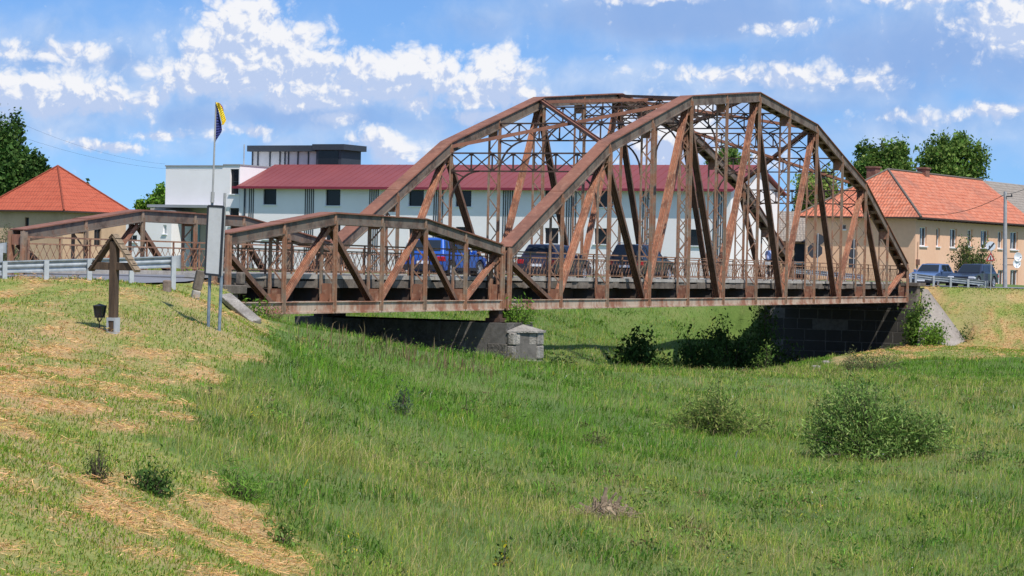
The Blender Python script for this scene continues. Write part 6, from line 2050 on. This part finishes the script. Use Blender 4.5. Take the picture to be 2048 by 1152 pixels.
    C = np.stack([x, y, z], 1); L = H[:, None]; Wd = (W * .8)[:, None]
    v = np.stack([C - d * L * .5 - s * Wd * .5, C - d * L * .5 + s * Wd * .5, C + d * L * .5 + s * Wd * .4, C + d * L * .5 - s * Wd * .4], 1).reshape(-1, 3)
    o = arr_mesh('cut_hay', v, np.arange(4 * m).reshape(m, 4), M['hay'], np.repeat(col, 4, axis=0)); tag(o, 'straw-coloured cut hay lying in patches on the bank', 'hay', kind='stuff')


build_grass()

# ------------------------------------------------------------------ light and sky
SUN_AZ, SUN_EL = 149.0, 57.0     # clockwise from +Y
az, el = R(SUN_AZ), R(SUN_EL)
sv_ = Vector((math.sin(az) * math.cos(el), math.cos(az) * math.cos(el), math.sin(el)))
sl_ = bpy.data.lights.new('sun', 'SUN'); sl_.energy = 4.8; sl_.angle = R(0.5); sl_.color = (1.0, 0.955, 0.88)
so = bpy.data.objects.new('sun', sl_); COL.objects.link(so)
so.rotation_euler = (-sv_).to_track_quat('-Z', 'Y').to_euler()

world = bpy.data.worlds.new('World'); SC.world = world; world.use_nodes = True
nt = world.node_tree
bg = nt.nodes['Background']; bg.inputs['Strength'].default_value = 0.10
sky = nt.nodes.new('ShaderNodeTexSky'); sky.sky_type = 'NISHITA'; sky.sun_disc = False
sky.sun_elevation = el; sky.sun_rotation = az; sky.air_density = 1.0; sky.dust_density = 0.6; sky.ozone_density = 2.0
tc = nt.nodes.new('ShaderNodeTexCoord')
sx = nt.nodes.new('ShaderNodeSeparateXYZ'); nt.links.new(tc.outputs['Generated'], sx.inputs[0])
# look the clear-sky colour up a little higher so that the low sky is as blue as on this clear showery day
zz_ = math_n(nt, 'ADD', math_n(nt, 'MULTIPLY', sx.outputs[2], 1.15), 0.075)
cb = nt.nodes.new('ShaderNodeCombineXYZ'); nt.links.new(sx.outputs[0], cb.inputs[0]); nt.links.new(sx.outputs[1], cb.inputs[1]); nt.links.new(zz_, cb.inputs[2])
nv = nt.nodes.new('ShaderNodeVectorMath'); nv.operation = 'NORMALIZE'; nt.links.new(cb.outputs[0], nv.inputs[0])
nt.links.new(nv.outputs[0], sky.inputs['Vector'])
# cloud field over azimuth / elevation (hundredths of a photo unit: 1 = 1.21 degrees)
U = math_n(nt, 'ADD', math_n(nt, 'MULTIPLY', math_n(nt, 'ARCTAN2', sx.outputs[0], sx.outputs[1]), 47.174), 10.24)
Vv = math_n(nt, 'SUBTRACT', 5.16, math_n(nt, 'MULTIPLY', math_n(nt, 'ARCSINE', sx.outputs[2]), 47.174))
Vv = math_n(nt, 'ADD', Vv, math_n(nt, 'MULTIPLY', math_n(nt, 'SUBTRACT', U, 10.24), 0.021))
cv = nt.nodes.new('ShaderNodeCombineXYZ'); nt.links.new(U, cv.inputs[0]); nt.links.new(Vv, cv.inputs[1])
P0 = cv.outputs[0]
wn = noise(nt, 0.9, 3, 0.5, P0)
wv = nt.nodes.new('ShaderNodeVectorMath'); wv.operation = 'MULTIPLY_ADD'; nt.links.new(wn.outputs['Color'], wv.inputs[0]); wv.inputs[1].default_value = (.7, .5, 0); nt.links.new(P0, wv.inputs[2])
Pw = wv.outputs[0]


def blob_sum(blobs, vec):
    s_ = nt.nodes.new('ShaderNodeSeparateXYZ'); nt.links.new(vec, s_.inputs[0])
    tot = None
    for (cx, cy, rx, ry, amp) in blobs:
        a = math_n(nt, 'DIVIDE', math_n(nt, 'SUBTRACT', s_.outputs[0], cx / 100 + .35), rx / 76)
        b = math_n(nt, 'DIVIDE', math_n(nt, 'SUBTRACT', s_.outputs[1], cy / 100 + .25), ry / 80)
        d = math_n(nt, 'ADD', math_n(nt, 'MULTIPLY', a, a), math_n(nt, 'MULTIPLY', b, b))
        g_ = math_n(nt, 'MULTIPLY', math_n(nt, 'EXPONENT', math_n(nt, 'MULTIPLY', d, -1.0)), amp)
        tot = g_ if tot is None else math_n(nt, 'MAXIMUM', tot, g_)
    return tot


CUM = [(470, 55, 62, 60, 1.15), (500, 20, 40, 32, .9), (420, 105, 62, 42, 1.1), (545, 100, 78, 52, 1.15), (455, 150, 130, 46, 1.1), (600, 150, 110, 46, 1.05), (700, 150, 90, 40, 1.05), (800, 145, 95, 36, 1.0), (870, 160, 55, 34, .95), (740, 180, 200, 30, .85),
       (990, 160, 52, 48, 1.15), (960, 190, 70, 28, 1.0), (1050, 185, 50, 24, .8), (110, 195, 135, 42, 1.1), (60, 175, 80, 30, .9), (215, 205, 60, 34, 1.0), (300, 190, 40, 34, .7), (600, 207, 68, 22, .95), (765, 292, 55, 32, .95), (1330, 280, 85, 62, 1.1),
       (940, 240, 46, 20, .85), (1555, 60, 60, 15, .85), (2000, 45, 95, 62, .95), (1860, 5, 120, 22, .75), (1530, 150, 190, 24, .72), (1740, 168, 55, 20, .72), (1985, 232, 75, 16, .85), (90, 110, 130, 20, .72),
       (500, 268, 50, 12, .75), (210, 298, 60, 13, .8), (320, 268, 110, 14, .6), (1320, 2, 110, 12, .85), (1850, 240, 120, 14, .6), (670, 245, 50, 14, .8), (1480, 330, 90, 30, .6), (830, 205, 60, 16, .75)]
VEIL = [(560, 215, 330, 60, .85), (150, 150, 330, 90, .75), (100, 250, 260, 55, .6), (900, 230, 260, 60, .6), (1350, 30, 260, 50, 1.0), (1480, 180, 420, 55, .75), (1900, 90, 300, 100, .85), (1330, 250, 300, 90, .6), (1900, 260, 300, 55, .6), (950, 45, 70, 45, .55), (700, 290, 420, 45, .55)]
n1 = noise(nt, 1.0, 7, 0.55, Pw)


def puff(vec):
    v = nt.nodes.new('ShaderNodeTexVoronoi'); v.feature = 'F1'; v.voronoi_dimensions = '2D'
    v.inputs['Scale'].default_value = 2.1; v.inputs['Detail'].default_value = 3.0; v.inputs['Roughness'].default_value = .55; v.inputs['Lacunarity'].default_value = 2.2
    nt.links.new(vec, v.inputs['Vector'])
    return v.outputs['Distance']


def shifted(dx, dy):
    a = nt.nodes.new('ShaderNodeVectorMath'); a.operation = 'ADD'; nt.links.new(Pw, a.inputs[0]); a.inputs[1].default_value = (dx, dy, 0)
    return a.outputs[0]


pf = puff(Pw); pf2 = puff(shifted(.10, -.13))
cum = blob_sum(CUM, Pw); cum_lo = blob_sum(CUM[:26], shifted(0, .34)); cum_hi = blob_sum(CUM[:26], shifted(0, -.34))
dens = math_n(nt, 'ADD', cum, math_n(nt, 'MULTIPLY', math_n(nt, 'SUBTRACT', .98, pf), .48))
dens = math_n(nt, 'ADD', dens, math_n(nt, 'MULTIPLY', math_n(nt, 'SUBTRACT', n1.outputs['Fac'], .5), .75))
ac = maprange(nt, dens, .28, .80, 0, 1, True)
# body shading: sunlit crests, blue-grey hollows and flat grey bases
relief = math_n(nt, 'MULTIPLY', math_n(nt, 'SUBTRACT', pf2, pf), 1.1)
vert = math_n(nt, 'MULTIPLY', math_n(nt, 'SUBTRACT', cum_lo, cum_hi), .75)
lowb = math_n(nt, 'ADD', math_n(nt, 'ADD', relief, vert), math_n(nt, 'MULTIPLY', math_n(nt, 'SUBTRACT', n1.outputs['Fac'], .5), 1.5))
shade = maprange(nt, lowb, -.30, .46, 0, 1, True)
ccol = mixc(nt, shade, (4.9, 6.0, 8.4), (8.8, 8.9, 9.3))
veil = blob_sum(VEIL, Pw)
n2 = noise(nt, .8, 6, 0.55, Pw)
av = maprange(nt, math_n(nt, 'ADD', veil, math_n(nt, 'MULTIPLY', math_n(nt, 'SUBTRACT', n2.outputs['Fac'], .5), 1.1)), .0, .75, 0, .92, True)
vcol = mixc(nt, maprange(nt, n1.outputs['Fac'], .35, .65), (3.0, 4.9, 8.3), (5.4, 6.7, 9.0))
dk = blob_sum([(1330, 35, 260, 50, 1.0), (1850, 120, 300, 90, .9), (1650, 230, 300, 40, .6), (560, 240, 300, 30, .7), (150, 130, 160, 25, .6), (940, 60, 90, 40, .6)], Pw)
vcol = mixc(nt, maprange(nt, dk, .1, .9, 0, .85, True), vcol, (2.6, 4.15, 7.5))
skyc = mixc(nt, 1.0, sky.outputs['Color'], (0.80, 1.10, 1.50), 'MULTIPLY')
# broken cloud added over the sky dome out of view, whitens the fill light
hi = maprange(nt, sx.outputs[2], .13, .22, 0, 1, True)
n4 = noise(nt, 2.6, 6, 0.55, tc.outputs['Generated'])
av = math_n(nt, 'MAXIMUM', av, math_n(nt, 'MULTIPLY', hi, maprange(nt, n4.outputs['Fac'], .42, .64, .05, .7, True)))
c = mixc(nt, av, skyc, vcol)
c = mixc(nt, ac, c, ccol)
nt.links.new(c, bg.inputs['Color'])

SC.view_settings.view_transform = 'Standard'
SC.view_settings.look = 'None'
SC.view_settings.exposure = 0.05
SC.view_settings.gamma = 1.0
SC.render.engine = 'CYCLES'
SC.cycles.max_bounces = 6
SC.cycles.transparent_max_bounces = 4
